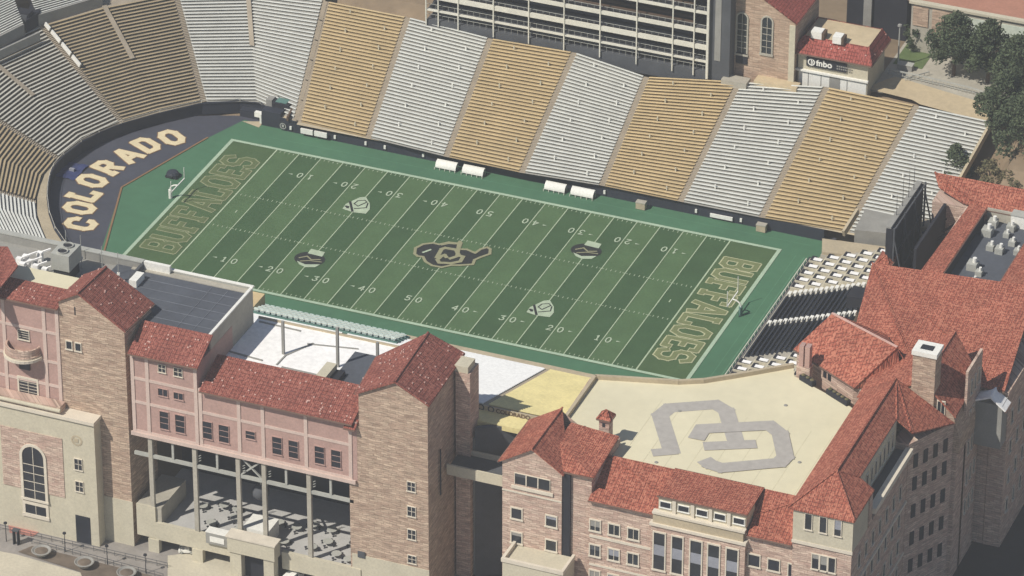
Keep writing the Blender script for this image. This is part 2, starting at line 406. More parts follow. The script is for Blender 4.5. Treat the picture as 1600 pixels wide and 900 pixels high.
# ================================================================== TERRAIN
def terrain_h(x, y):
    if x > 66:
        y0_, y1_ = (25, 60) if x > 100 else (-45, 45)
        if y < y0_: h = -18
        elif y < y1_: h = -18+(y-y0_)/(y1_-y0_)*33.2
        else: h = 15.2
        if x < 82 and -45 < y <= 24: h = -1.2
        elif x < 92 and -10 < y <= 24: h = min(h, 4)
        if x < 92 and y > 24: h = min(h, max(-1.0, -1.5+.5*(y-31)), 15.2)
        return h
    r = math.hypot(x+48, y) if x < -48 else abs(y)
    d = r-(37 if x < -48 else 34)
    if y < -59: return -18
    return max(-1.2, min(15.2, -.3+.5*d)) if y > -20 else max(-1.2, min(8, -.5+.3*d))
tb = MB()
xs = [-900, -500, -250]+[-160+4*i for i in range(0, 86)]+[300, 500, 900]; ys = [-500, -250, -140]+[-120+4*i for i in range(0, 71)]+[260, 500, 1200]
tb.v = [(x, y, terrain_h(x, y)) for y in ys for x in xs]; nx = len(xs)
tb.f = [(j*nx+i, j*nx+i+1, (j+1)*nx+i+1, (j+1)*nx+i) for j in range(len(ys)-1) for i in range(nx-1)]
struct('ground', tb, 'ground')
# haze: even air between the helicopter and the stadium
hz = bpy.data.materials.new('haze'); hz.use_nodes = True; ht = hz.node_tree; ht.nodes.clear()
ho = ht.nodes.new('ShaderNodeOutputMaterial'); hv = ht.nodes.new('ShaderNodeVolumePrincipled'); hv.inputs['Color'].default_value = (.95, .95, .94, 1); hv.inputs['Density'].default_value = HAZE; hv.inputs['Anisotropy'].default_value = .2
ht.links.new(hv.outputs[0], ho.inputs['Volume'])
M['haze'] = hz
hb = MB().box(-920, 920, -820, 1220, -19.5, 470).build('haze', 'haze', kind='stuff')
# ================================================================== FIELD
Y = .9144
def sheet(name, pts, z, mat): return struct(name, MB().poly([(p[0], p[1], z) for p in pts]), mat)
def circ(cx, cy, R, a0, a1, n): return [(cx+R*math.cos(math.radians(a0+(a1-a0)*i/n)), cy+R*math.sin(math.radians(a0+(a1-a0)*i/n))) for i in range(n+1)]
floorpts = [(63.5, -34), (63.5, 33), (-40, 36)]+circ(-48, 0, 35.6, 90, 270, 30)+[(-40, -34)]
struct('bowl_floor', MB().poly([(p[0], p[1], -.06) for p in floorpts[::-1]][::-1]), 'tarp')
sheet('green_apron', [(-56.5, 33), (-59.9, 23.9), (-66.7, .1), (-59.4, -24), (-52, -33.5), (63.4, -33.5), (63.4, 31.5), (-48, 32.3)], -.03, 'apron')
sheet('playing_turf', [(-55.6, -25.2), (55.6, -25.2), (55.6, 25.2), (-55.6, 25.2)], 0, 'turf_a')
st = MB()
for i in range(20):
    if i % 2 == 1:
        x0 = (-50+5*i)*Y; st.poly([(x0, -24.38, .02), (x0+5*Y, -24.38, .02), (x0+5*Y, 24.38, .02), (x0, 24.38, .02)])
struct('turf_stripes', st, 'turf_b')
st = MB()
for s_ in (-1, 1):
    a, b = sorted((s_*50*Y, s_*60*Y)); st.poly([(a, -24.38, .022), (b, -24.38, .022), (b, 24.38, .022), (a, 24.38, .022)])
struct('end_zone_turf', st, 'turf_end')
st = MB()
def rect(mb, x0, x1, y0, y1, z): mb.poly([(x0, y0, z), (x1, y0, z), (x1, y1, z), (x0, y1, z)])
HX, HY = 60*Y, 24.38
rect(st, -HX-.7, HX+.7, HY, HY+.7, .05); rect(st, -HX-.7, HX+.7, -HY-.7, -HY, .05)
rect(st, -HX-.7, -HX, -HY, HY, .05); rect(st, HX, HX+.7, -HY, HY, .05)
struct('field_border', st, 'border')
st = MB()
for i in range(0, 21):
    x = (-50+5*i)*Y; t = .09 if i not in (0, 20) else .14
    rect(st, x-t, x+t, -HY, HY, .05)
for i in range(1, 100):
    if i % 5 == 0: continue
    x = (-50+i)*Y
    for y0, y1 in ((-HY+.2, -HY+.8), (HY-.8, HY-.2), (-6.4, -5.8), (5.8, 6.4)): rect(st, x-.06, x+.06, y0, y1, .05)
for i in range(1, 20):
    x = (-50+5*i)*Y
    for yy in (-6.1, 6.1): rect(st, x-.5, x-.1, yy-.06, yy+.06, .055); rect(st, x+.1, x+.5, yy-.06, yy+.06, .055)
for s_ in (-1, 1): rect(st, s_*47*Y-.1, s_*47*Y+.1, -.5, .5, .05)
struct('yard_lines', st, 'line')
st = MB()
for i in range(1, 10):
    n = 10*i if i <= 5 else 10*(10-i); x = (-50+10*i)*Y
    for side in (-1, 1):
        yb = side*17.6; ux = (1, 0) if side < 0 else (-1, 0); uy = (0, 1) if side < 0 else (0, -1)
        W_, H_ = 1.15, 1.75
        base = yb if side < 0 else yb
        digs = str(n)
        for k, off in ((0, -1.6), (1, .45)):
            O = (x+ux[0]*off, base+uy[1]*(-.2)); strokes(st, G[digs[k]], O, ux, uy, W_, H_, .25, .07)
        if n != 50:
            g = -1 if i < 5 else 1     # towards the nearer goal line
            ax_ = x+g*2.5; rectp = [(ax_, base+uy[1]*.6, .07), (ax_+g*.9, base+uy[1]*.8, .07), (ax_, base+uy[1]*1.0, .07)]
            nrm = (Vector(rectp[1])-Vector(rectp[0])).cross(Vector(rectp[2])-Vector(rectp[0]))
            st.poly(rectp if nrm.z > 0 else rectp[::-1])
struct('yard_numbers', st, 'mark')
for s_ in (1, -1):
    o1, o2 = MB(), MB(); word = 'BUFFALOES'; pitch = 38.6/9
    for k, ch in enumerate(word):
        # right end zone reads away->near with tops to the end line; left mirrors it
        ux = (0, -s_); uy = (s_, 0)
        y0 = s_*(18.9-k*pitch); O = (s_*(50*Y+1.0), y0)
        strokes(o1, G[ch], O, ux, uy, pitch*.93, 7.2, 1.45, .05, .003)
        strokes(o2, G[ch], O, ux, uy, pitch*.93, 7.2, .95, .09, .003)
    struct('end_zone_lettering_edge', o1, 'khaki' if s_ > 0 else 'khaki_worn'); struct('end_zone_lettering', o2, 'olive' if s_ > 0 else 'olive_worn')
# COLORADO on the dark curved pad behind the left end line
o1, o2 = MB(), MB()
L = [(126, 350), (124.4, 325), (131, 305), (143.6, 282.6), (168, 262), (200, 243), (228, 227), (268, 215)]
ang = [181, 180, 176, 171, 166, 161, 154, 147]
for (px, py), a, ch in zip(L, ang, 'COLORADO'):
    c = at(px, py, 0); a = math.radians(a); uy = (math.cos(a), math.sin(a)); ux = (math.sin(a), -math.cos(a))
    w_, h_ = 3.9, 5.8; O = (c.x-ux[0]*w_/2-uy[0]*h_/2, c.y-ux[1]*w_/2-uy[1]*h_/2)
    strokes(o1, G[ch], O, ux, uy, w_, h_, 1.7, .0, .003); strokes(o2, G[ch], O, ux, uy, w_, h_, 1.35, .04, .003)
struct('end_pad_lettering_edge', o1, 'letter_edge'); struct('end_pad_lettering', o2, 'letter_gold')
st = MB(); q = [at(325, 215), at(190, 293), at(163, 392)]
for a, b in zip(q[:-1], q[1:]): st.beam((a.x, a.y, .05), (b.x, b.y, .05), .35, .12)
struct('pad_edge_strip', st, 'letter_edge')
st = MB(); rect(st, 60.2, 60.35, -30, 24, .0); rect(st, 58.6, 58.68, -30, 24, .0); rect(st, -50, 60, 28.4, 28.48, .0)
struct('apron_lines', st, 'apron_line')
# midfield and side logos painted on the turf, traced from the photo at z=0
def traced(mb, pts, z, x0, y0, k):
    P = [at(x0+px/k, y0+py/k, 0) for px, py in pts]
    area = sum(P[i].x*P[(i+1) % len(P)].y-P[(i+1) % len(P)].x*P[i].y for i in range(len(P)))
    V = [(p.x, p.y, z) for p in P]; mb.poly(V if area > 0 else V[::-1])
def line_tr(mb, pts, w, z, x0, y0, k, close=False):
    P = [at(x0+px/k, y0+py/k, 0) for px, py in pts]
    if close: P.append(P[0])
    for i, (a, b) in enumerate(zip(P[:-1], P[1:])):
        d = (b-a); d.z = 0
        if d.length < 1e-4: continue
        d.normalize(); n_ = Vector((-d.y, d.x, 0))*w/2; e = d*w*.35; zz = z+.003*i
        mb.poly([(a-n_-e)+Vector((0, 0, zz)), (b-n_+e)+Vector((0, 0, zz)), (b+n_+e)+Vector((0, 0, zz)), (a+n_-e)+Vector((0, 0, zz))])
cpt = (630, 360, 10.667)
buff = [(190, 400), (205, 300), (330, 235), (500, 215), (600, 240), (760, 205), (920, 225), (945, 190), (965, 215), (930, 320), (1060, 325), (1200, 385), (1290, 320), (1400, 290), (1450, 320), (1445, 400), (1290, 455), (1190, 500), (1160, 575), (950, 590), (800, 590), (640, 625), (480, 595), (370, 530), (330, 450), (240, 440)]
o1 = MB(); line_tr(o1, buff, .55, .09, *cpt, close=True); o1b = MB(); traced(o1b, buff, .075, *cpt)
struct('midfield_emblem_base', o1b, 'navylogo'); struct('midfield_emblem_outline', o1, 'logogold')
o1 = MB()
line_tr(o1, [(560, 460), (640, 320), (700, 300), (880, 330), (930, 430)], .8, .12, *cpt)
line_tr(o1, [(930, 240), (900, 440), (780, 480)], .75, .14, *cpt)
line_tr(o1, [(720, 460), (690, 420), (640, 440), (570, 500), (600, 550), (800, 560), (950, 530), (1000, 450), (920, 430)], .75, .16, *cpt)
line_tr(o1, [(640, 250), (760, 225), (900, 235)], .35, .1, *cpt)
struct('midfield_monogram', o1, 'logogold')
o1 = MB(); line_tr(o1, [(330, 375), (400, 350), (455, 330)], .45, .12, *cpt); struct('midfield_emblem_eye', o1, 'mark')
def shield(x0, y0):
    o = MB(); k = 6.43; traced(o, [(145, 825), (180, 775), (320, 710), (380, 705), (420, 770), (420, 830), (380, 875), (250, 860)], .09, x0, y0, k)
    struct('shield_mark', o, 'mark')
    o = MB(); line_tr(o, [(222, 755), (245, 850)], .45, .115, x0, y0, k); line_tr(o, [(262, 775), (300, 745), (370, 740), (390, 760), (300, 800), (270, 780)], .22, .115, x0, y0, k)
    line_tr(o, [(265, 825), (330, 820), (385, 815), (400, 770)], .22, .13, x0, y0, k); line_tr(o, [(180, 800), (200, 805), (195, 815)], .5, .12, x0, y0, k)
    struct('shield_mark_lines', o, 'navylogo')
shield(800, 360); shield(800-287.5, 360-161.5)
def roundmark(x0, y0):
    k = 6.43; o = MB(); c = at(x0+745/k, y0+205/k)
    R = 2.45; pts = [(c.x+R*1.18*math.cos(t), c.y+R*math.sin(t)) for t in [6.28319*i/28 for i in range(28)]]
    o.poly([(p[0], p[1], .075) for p in pts]); struct('round_mark', o, 'navylogo')
    o = MB(); traced(o, [(615, 225), (700, 262), (850, 262), (800, 290), (700, 290), (640, 262)], .1, x0, y0, k); traced(o, [(725, 150), (760, 105), (900, 140), (870, 185)], .1, x0, y0, k)
    struct('round_mark_white', o, 'mark')
    o = MB(); line_tr(o, [(640, 195), (720, 180), (760, 215), (850, 215)], .3, .11, x0, y0, k); line_tr(o, [(650, 230), (740, 225), (860, 240)], .25, .13, x0, y0, k); struct('round_mark_lines', o, 'logogold')
roundmark(800, 360); roundmark(800-432, 360+13)
# ================================================================== BLEACHERS
def bleacher(root, rays, rows, styles, aisle_w=1.2, r0=0, partial=None, bw=(.42, .95), lift=.42):
    """rays: list of (bottom, top, is_aisle) ; one seating_section part between neighbouring aisle rays"""
    def P(k, r): B, T = rays[k][0], rays[k][1]; return B+(T-B)*(r/rows)
    runs = []; cur = [0]
    for k in range(1, len(rays)):
        cur.append(k)
        if rays[k][2] or k == len(rays)-1: runs.append(cur); cur = [k]
    for ri, run in enumerate(runs):
        tread, bench = MB(), MB(); tmat, bmat = styles[ri]
        ntop = rows if partial is None or partial[ri] is None else partial[ri]
        for r in range(r0, ntop):
            def edge(fr):          # polyline across section at fractional row fr (plan), inset at the aisles
                pts = [P(k, r+fr) for k in run]
                a, b = pts[0], pts[1]; d = (b-a); d.z = 0; d.normalize()
                if rays[run[0]][2]: pts[0] = a+d*aisle_w/2
                a, b = pts[-1], pts[-2]; d = (b-a); d.z = 0; d.normalize()
                if rays[run[-1]][2]: pts[-1] = a+d*aisle_w/2
                return pts
            e0, e1 = edge(0), edge(1)
            for i in range(len(run)-1):
                z = (e0[0].z+e0[-1].z)/2; zn = (e1[0].z+e1[-1].z)/2
                A, B_, C_, D_ = e0[i], e0[i+1], e1[i+1], e1[i]
                q = [(A.x, A.y, A.z), (B_.x, B_.y, B_.z), (C_.x, C_.y, B_.z), (D_.x, D_.y, A.z)]
                tread.poly(q[::-1] if True else q)
                tread.poly([(D_.x, D_.y, A.z), (C_.x, C_.y, B_.z), (C_.x, C_.y, C_.z), (D_.x, D_.y, D_.z)])
            f0, f1 = edge(bw[0]), edge(bw[1])
            for i in range(len(run)-1):
                lo = [f0[i], f0[i+1], f1[i+1], f1[i]]; za, zb = e0[i].z+lift, e0[i+1].z+lift; zs = (za, zb, zb, za)
                vs = [(p.x, p.y, z-.07) for p, z in zip(lo, zs)]+[(p.x, p.y, z) for p, z in zip(lo, zs)]
                bench.add(vs, [(0, 1, 2, 3), (7, 6, 5, 4), (0, 4, 5, 1), (1, 5, 6, 2), (2, 6, 7, 3), (3, 7, 4, 0)])
        t = tread.build('seating_section', tmat, root); bench.build('bench_rows', bmat, t)
    for k, (B, T, isa) in enumerate(rays):
        if not isa: continue
        o = MB(); nb = rays[k+1] if k+1 < len(rays) else rays[k-1]
        d = (nb[0]-B) if k+1 < len(rays) else (B-nb[0]); d.z = 0; d.normalize(); h = d*(aisle_w/2+.02)
        n2 = rows*2; top = rows
        for r in range(n2):
            a = B+(T-B)*(r/n2); b = B+(T-B)*((r+1)/n2)
            o.poly([(a-h)+Vector((0, 0, 0)), (a+h), Vector(((b+h).x, (b+h).y, a.z)), Vector(((b-h).x, (b-h).y, a.z))][::1])
            o.poly([Vector(((b-h).x, (b-h).y, a.z)), Vector(((b+h).x, (b+h).y, a.z)), b+h, b-h])
        o.build('aisle_steps', 'aisle', root)
def ray_pair(b, t, z0, s, isa=True):
    B = at(b[0], b[1], z0); return (B, slope_pt(B, t[0], t[1], s), isa)
# --- far side stand
g = thing('grandstand', 'long straight bleacher stand along the far sideline with alternating gold and silver sections', 'grandstand', (5, 32, 0))
FR = [((466, 190), (510, 2), True), ((575, 215), (637, 27), True), ((697, 245), (766, 60), True), ((815, 270), (897, 82), True), ((940, 290), (1010, 120), True),
      ((1063, 315), (1155, 128), True), ((1190, 340), (1291, 136), True), ((1322, 362), (1432, 165), True), ((1440, 385), (1549, 190), False)]
far = [ray_pair(b, t, 2.5, .5, a) for b, t, a in FR]
bleacher(g, far, 36, [('tread_g', 'bench_g'), ('tread_w', 'bench_w')]*4, bw=(.34, .96))
for i_s, (ra, rb2) in enumerate(zip(far[:-1], far[1:])):
    for k in range(12):
        fr2 = .32 if k % 2 else .78; rr2 = 2.4+k*2.85; p = (ra[0]+(ra[1]-ra[0])*(rr2/36))*(1-fr2)+(rb2[0]+(rb2[1]-rb2[0])*(rr2/36))*fr2; MB().box(p.x-.12, p.x+.12, p.y-.1, p.y+.1, p.z, p.z+.85).build('aisle_marker', 'cream' if i_s % 2 == 0 else 'white', g)
o = MB()
for (B, T, a), (B2, T2, a2) in zip(far[:-1], far[1:]):     # walkway behind the wall
    o.poly([(B.x, 31.2, 2.3), (B2.x, 31.2, 2.3), (B2.x, max(B2.y, 31.3)+.1, 2.48), (B.x, max(B.y, 31.3)+.1, 2.48)])
o.build('front_walkway', 'ring', g)
# long concrete cross wall at the right end
a, b = far[-1][0], far[-1][1]
o = MB()
for r in range(30):
    p = a+(b-a)*(r/30); q = a+(b-a)*((r+1)/30); d = Vector((.35, 0, 0)); o.beam(p+d+Vector((0, 0, .3)), q+d+Vector((0, 0, .3)), .5, 1.4)
o.build('end_wall', 'ring', g)
# dark padded wall
def wallbits(root, pts, z0, z1, t, mat, name):
    o = MB()
    for p, q in zip(pts[:-1], pts[1:]):
        d = Vector((q[0]-p[0], q[1]-p[1], 0)).normalized(); n_ = Vector((-d.y, d.x, 0))*t
        P4 = [(p[0], p[1]), (q[0], q[1]), (q[0]+n_.x, q[1]+n_.y), (p[0]+n_.x, p[1]+n_.y)]; o.prism(P4, z0, z1)
    return o.build(name, mat, root)
wp = [at(x_, 203+.205*(x_-440), 0) for x_ in (440, 575, 700, 860, 1000, 1150, 1287)]
fw = wallbits(g, [(p.x, p.y) for p in wp], -.1, 2.25, .5, 'navy', 'padded_wall')
# white plates on the wall: team boards
o = MB(); r = MB()
for x0, x1 in ((471, 489), (492, 511)):
    a = onY(x0, 209, 31.4); b = onY(x1, 213, 31.2); o.box(a.x, b.x, a.y-.4, a.y-.05, .7, 1.7)
    for i in range(6): xx = a.x+.2+(b.x-a.x-.4)*i/6; r.box(xx, xx+.18, a.y-.43, a.y-.41, .9, 1.5)
q = o.build('wall_board', 'white', fw); 
for px in (455, 524, 572, 602, 662, 945, 1088, 1158): a = at(px, 203+(px-440)*.205, 0); MB().box(a.x-.2, a.x+.2, a.y-.3, a.y-.05, .6, 1.3).build('wall_numeral', 'white', fw)
o = MB(); a = at(1128, 344, 0.); o.box(a.x-2.2, a.x+2.2, a.y-.5, a.y-.2, .5, 1.2); o.build('wall_board', 'white', fw)
o = MB()                                                     # round emblem at left end of the wall
for a0 in range(0, 20):
    t0, t1 = 6.28319*a0/20, 6.28319*(a0+1)/20; c = at(443, 204, 0)
    o.add([(c.x+.5*math.cos(t0), c.y-.25, 1.1+.5*math.sin(t0)), (c.x+.5*math.cos(t1), c.y-.25, 1.1+.5*math.sin(t1)), (c.x+.66*math.cos(t1), c.y-.25, 1.1+.66*math.sin(t1)), (c.x+.66*math.cos(t0), c.y-.25, 1.1+.66*math.sin(t0))], [(0, 1, 2, 3)])
c = at(443, 204, 0); o.box(c.x-.22, c.x+.22, c.y-.26, c.y-.15, .85, 1.35)
o.build('round_emblem', 'greymetal', fw)
# --- horseshoe end stand
h = thing('grandstand', 'curved horseshoe bleacher stand wrapping the left end of the field', 'grandstand', (-80, 5, 0))
HR = [((462, 188), (505, 2), True, 2.5), ((400, 159), (388, -2), False, 2.5), ((318, 159), (276, -2), True, 2.5), ((250, 174), (167, 20), False, 2.5), ((190, 191), (75, 53), True, 2.5),
      ((130, 218), (0, 108), False, 2.5), ((91, 248), (0, 190), True, 2.5), ((67, 276), (11, 253), False, 2.5), ((56, 315), (0, 300), True, 2.5), ((59, 343), (0, 335), False, 2.5), ((74, 378), (15, 375), False, 2.5)]
hr = []
for b, t, a, z0 in HR:
    B = at(b[0], b[1], z0); T = slope_pt(B, t[0], t[1], .5); d = (T-B); dh = math.hypot(d.x, d.y)
    T = B+d*(23.5/dh); hr.append((B, T, a))
hr[0] = (hr[0][0], far[0][1]+Vector((-.3, 0, 0)), True)
hr[-1] = (hr[-1][0], hr[-1][0]+Vector((-12, -20.5, 11.7)), False); hr[-2] = (hr[-2][0], hr[-2][0]+Vector((-18, -15, 11.7)), False)
bleacher(h, hr, 33, [('tread_w', 'bench_w'), ('tread_d', 'bench_b'), ('tread_d', 'bench_s'), ('tread_d', 'bench_b'), ('tread_w', 'bench_w')], r0=0)
# short upper stairs
for (b0, t0) in (((390, 75), (388, -2)), ((208, 96), (167, 22)), ((59, 153), (0, 106))):
    i = {390: 1, 208: 3, 59: 5}[b0[0]]; B, T, _ = hr[i]; o = MB(); nb = hr[i+1][0]-hr[i-1][0]; nb.z = 0; nb.normalize(); hh = nb*.5
    for r in range(32, 66):
        a = B+(T-B)*(r/66); q = B+(T-B)*((r+1)/66); up = Vector((0, 0, .55))
        o.poly([a-hh+up, q-hh+up, q+hh+up, a+hh+up][::-1])
    o.build('aisle_steps', 'aisle', h)
WP = [at(*q, 2.2) for q in ((462, 192), (440, 186), (408, 163), (375, 160), (315, 163), (250, 178), (190, 195), (155, 209), (127, 224), (100, 244), (84, 262), (78, 276), (75, 292), (74, 310), (77, 335), (86, 360), (101, 382), (120, 400))]
o = MB()     # beige kerb walk between the wall and first row
from bisect import bisect
RB = [r_[0] for r_ in hr]
def near_row(p):
    best = None
    for a, b in zip(RB[:-1], RB[1:]):
        d = b-a; t = max(0, min(1, (Vector((p.x, p.y, 0))-Vector((a.x, a.y, 0))).dot(Vector((d.x, d.y, 0)))/(d.x**2+d.y**2))); q = a+d*t
        k = math.hypot(q.x-p.x, q.y-p.y)
        if best is None or k < best[0]: best = (k, q)
    return best[1]
for p, q in zip(WP[:-1], WP[1:]):
    a, b = near_row(p), near_row(q)
    V = [(p.x, p.y, 2.25), (q.x, q.y, 2.25), (b.x, b.y, 2.48), (a.x, a.y, 2.48)]
    nrm = (Vector(V[1])-Vector(V[0])).cross(Vector(V[2])-Vector(V[0])); o.poly(V if nrm.z > 0 else V[::-1])
o.build('front_walkway', 'ring', h)
o = MB()
for p, q in zip(WP[:-1], WP[1:]): o.add([(p.x, p.y, -.1), (q.x, q.y, -.1), (q.x, q.y, 2.3), (p.x, p.y, 2.3)], [(0, 1, 2, 3)]); o.beam((p.x, p.y, 2.38), (q.x, q.y, 2.38), .3, .25)
o.build('padded_wall', 'navy', h)
o = MB()
for p, q in zip(WP[3:-1], WP[4:]): o.beam((p.x, p.y, 3.1), (q.x, q.y, 3.1), .06); o.beam((p.x, p.y, 2.4), (p.x, p.y, 3.1), .08)
o.build('handrail', 'steel', h)
# white parapet of the upper aisle of the second gap
o = MB(); B, T, _ = hr[4]
for f0, f1 in ((.99, .93), (.91, .80), (.78, .67), (.65, .55)):
    o.beam(B+(T-B)*f0+Vector((.5, .3, .7)), B+(T-B)*f1+Vector((.5, .3, .7)), .3, .9)
o.build('stair_parapet', 'white', h)
# top concourse ring of the horseshoe
o = MB()
for (B, T, a), (B2, T2, a2) in zip(hr[:-1], hr[1:]):
    d1 = (T-B); d1.z = 0; d1.normalize(); d2 = (T2-B2); d2.z = 0; d2.normalize()
    V = [T, T+d1*5, T2+d2*5, T2]; nrm = (V[1]-V[0]).cross(V[2]-V[0]); V = [(v.x, v.y, T.z+.0) for v in V]; o.poly(V if nrm.z > 0 else V[::-1])
o.build('top_concourse', 'aisle', h)
# --- upper tier, top left corner of the picture
u = thing('upper_tier', 'raised silver bench tier behind the curved stand at the top left', 'grandstand', (-100, 45, 15))
ur = []
for b, t in (((-60, 92), (-120, -10)), ((38, 42), (0, -60)), ((60, 28), (20, -70)), ((160, -2), (130, -90))):
    ur.append(ray_pair(b, t, 16.0, .5, False))
def split(a, b): return bleacher(u, [a, b], 30, [('tread_w', 'bench_w')])
split(ur[0], ur[1]); split(ur[2], ur[3])
o = MB()
for a, b in ((ur[0][0], ur[1][0]), (ur[2][0], ur[3][0])):
    V = [(a.x, a.y, 12.5), (b.x, b.y, 12.5), (b.x, b.y, 19.2), (a.x, a.y, 19.2)]
    n_ = Vector((-(b-a).y, (b-a).x, 0)).normalized()*.5
    o.prism([(a.x, a.y), (b.x, b.y), (b.x+n_.x, b.y+n_.y), (a.x+n_.x, a.y+n_.y)], 12.5, 16.6)
o.build('front_wall', 'grey', u)
o = MB(); a, b = ur[1][0], ur[2][0]; o.prism([(a.x, a.y+.6), (b.x, b.y+.6), (b.x-3, b.y+9), (a.x-3, a.y+9)], 12.5, 17); o.build('tunnel', 'dark', u)
o = MB(); a, b = at(-20, 100, 13.6), at(62, 62, 13.6); o.beam((a.x, a.y, 14.4), (b.x, b.y, 14.4), .4, 1.8); o.build('low_wall', 'grey', u)
p = at(38, 44, 14); s_ = thing('speaker_tower', 'black boxy speaker cluster on the ledge below the raised tier', 'speaker', (p.x, p.y, 14))
MB().box(p.x-1.6, p.x+1.6, p.y-1, p.y+1, 14, 17.8).build('cabinet', 'dark', s_); MB().tube((p.x, p.y, 12.5), (p.x, p.y, 14), .3).build('pole', 'darkgrey', s_)
MB().box(p.x-1.3, p.x+1.3, p.y-1.2, p.y-1.0, 14.3, 15.8).box(p.x-1.3, p.x+1.3, p.y-1.2, p.y-1.0, 16.0, 17.5).build('grille', 'darkgrey', s_)
# ================================================================== SIDELINE FURNITURE
k = 0
labs = ['white fabric dugout canopy on the far sideline, leftmost of the four', 'white fabric dugout canopy on the far sideline, second from the left', 'white fabric dugout canopy on the far sideline, third from the left', 'white fabric dugout canopy on the far sideline, rightmost of the four']
for (x0, y0, x1, y1), lb in zip(((681, 262, 713, 268), (722, 271, 755, 277), (852, 295, 884, 301), (893, 303, 929, 309)), labs):
    a, b = at(x0, y0, 0), at(x1, y1, 0); yy = 29.6
    r_ = thing('bench_shelter', lb, 'dugout', ((a.x+b.x)/2, yy, 0), 'dugout canopies on the far sideline')
    o = MB(); n = 6
    for i in range(n):
        t0, t1 = math.pi*.5*i/n, math.pi*.5*(i+1)/n; R = 1.25
        y0_, z0_ = yy+R*(1-math.sin(t0))-.5, 1.2*math.cos(t0)+.3; y1_, z1_ = yy+R*(1-math.sin(t1))-.5, 1.2*math.cos(t1)+.3
        o.add([(a.x, y0_, z0_), (b.x, y0_, z0_), (b.x, y1_, z1_), (a.x, y1_, z1_)], [(0, 3, 2, 1)])
    o.build('canopy', 'white', r_)
    o = MB()
    for i in range(5): x = a.x+(b.x-a.x)*i/4; o.beam((x, yy+.7, 0), (x, yy+.7, 1.5), .1); o.beam((x, yy-.8, 0), (x, yy-.8, .5), .1)
    o.build('frame', 'steel', r_); MB().box(a.x+.2, b.x-.2, yy-.3, yy+.3, .0, .5).build('bench', 'darkgrey', r_)
for px, py, lb in ((1005, 315, 'tan equipment case against the dark padded wall between the white canopies and the corner'), (1193, 350, 'tan equipment case against the dark padded wall nearest the right corner')):
    a = at(px, py, .9); r_ = thing('equipment_case', lb, 'case', (a.x, a.y-.9, 0))
    MB().box(a.x-.9, a.x+.9, a.y-1.6, a.y-.5, .05, 1.3).build('body', 'ring', r_); MB().box(a.x-.95, a.x+.95, a.y-1.65, a.y-.45, 1.3, 1.5).build('lid', 'concrete', r_)
# goal posts
def goal(x, s_, lb):
    r_ = thing('goal_post', lb, 'goal post', (x+s_*1.6, 0, 0), 'goal posts')
    bx = x+s_*1.6; o = MB(); N_ = 8; pr = (bx, 0, 0)
    o.tube((bx, 0, 0), (bx, 0, 1.9), .14); pts = [Vector((bx, 0, 1.9))]+[Vector((bx-s_*1.6*(1-math.cos(math.pi/2*i/N_)), 0, 1.9+1.15*math.sin(math.pi/2*i/N_))) for i in range(1, N_+1)]
    for a, b in zip(pts[:-1], pts[1:]): o.tube(a, b, .14)
    o.build('gooseneck', 'white', r_)
    MB().beam((x, -2.82, 3.05), (x, 2.82, 3.05), .18).build('crossbar', 'white', r_)
    for yy in (-2.82, 2.82): MB().tube((x, yy, 3.05), (x, yy, 5.4 if s_ < 0 else 6.2), .07).build('upright', 'white', r_)
    MB().tube((bx, 0, 0), (bx, 0, 1.8), .35).build('base_pad', 'white' if s_ < 0 else 'teal', r_)
goal(-HX, -1, 'white gooseneck goal post behind the left end line near the dark cart'); goal(HX, 1, 'white gooseneck goal post behind the right end line facing the navy seats')
a = at(270, 276, 0); r_ = thing('covered_cart', 'dark covered equipment cart on the green apron beside the left goal post', 'cart', (a.x, a.y, 0))
o = MB(); o.lathe((a.x, a.y, .3), [(1.2, 0), (1.25, .4), (1.0, .8), (.4, .95)], 10); o.build('cover', 'navy', r_)
for dx, dy in ((-.9, -.8), (.9, -.8), (.9, .8), (-.9, .8)): MB().tube((a.x+dx, a.y+dy-.1, .3), (a.x+dx, a.y+dy+.1, .3), .3).build('wheel', 'dark', r_)
a = at(112, 268, 0); r_ = thing('folded_tarp', 'crumpled blue tarp lying on the dark pad beside the curved wall', 'tarp', (a.x, a.y, 0))
o = MB(); random.seed(3); n = 7
for i in range(n):
    for j in range(n): o.v.append((a.x-2+4*i/(n-1)+random.uniform(-.1, .1), a.y-3+6*j/(n-1), .05+random.random()*.25))
o.f = [(i*n+j, (i+1)*n+j, (i+1)*n+j+1, i*n+j+1) for i in range(n-1) for j in range(n-1)]
M['bluetarp'] = plain('bluetarp', rgb(58, 66, 104), .2, .5); o.build('sheet', 'bluetarp', r_); MB().box(a.x-.4, a.x+.6, a.y-.3, a.y+.3, .2, .7).build('bundle', 'blind', r_)
# entry structure at the far left corner of the field
a = at(425, 190, 0); r_ = thing('tunnel_gate', 'dark boxy tunnel entrance with pale speaker boxes at the far left corner of the field', 'tunnel', (a.x, a.y, 0))
a = at(424, 199, 0)
MB().box(a.x-2.1, a.x+1.9, a.y+.2, a.y+2.2, -.1, 3.2).build('wall', 'navy', r_)
MB().box(a.x-.9, a.x+2.6, a.y+2.4, a.y+5.2, 1.5, 4.0).build('booth', 'dark', r_); MB().box(a.x-.4, a.x+1.9, a.y+2.9, a.y+4.7, 4.0, 4.1).build('roof_hatch', 'teal', r_)
MB().box(a.x-2.3, a.x-1.1, a.y+2.8, a.y+4.6, 2, 4.2).build('speaker_box', 'grey', r_); MB().box(a.x-4.0, a.x-2.6, a.y+1.0, a.y+1.8, 1.0, 2.0).build('speaker_box', 'white', r_); MB().box(a.x-2.5, a.x-2.12, a.y+.1, a.y+1.4, .3, 2.2).build('speaker_box', 'white', r_)
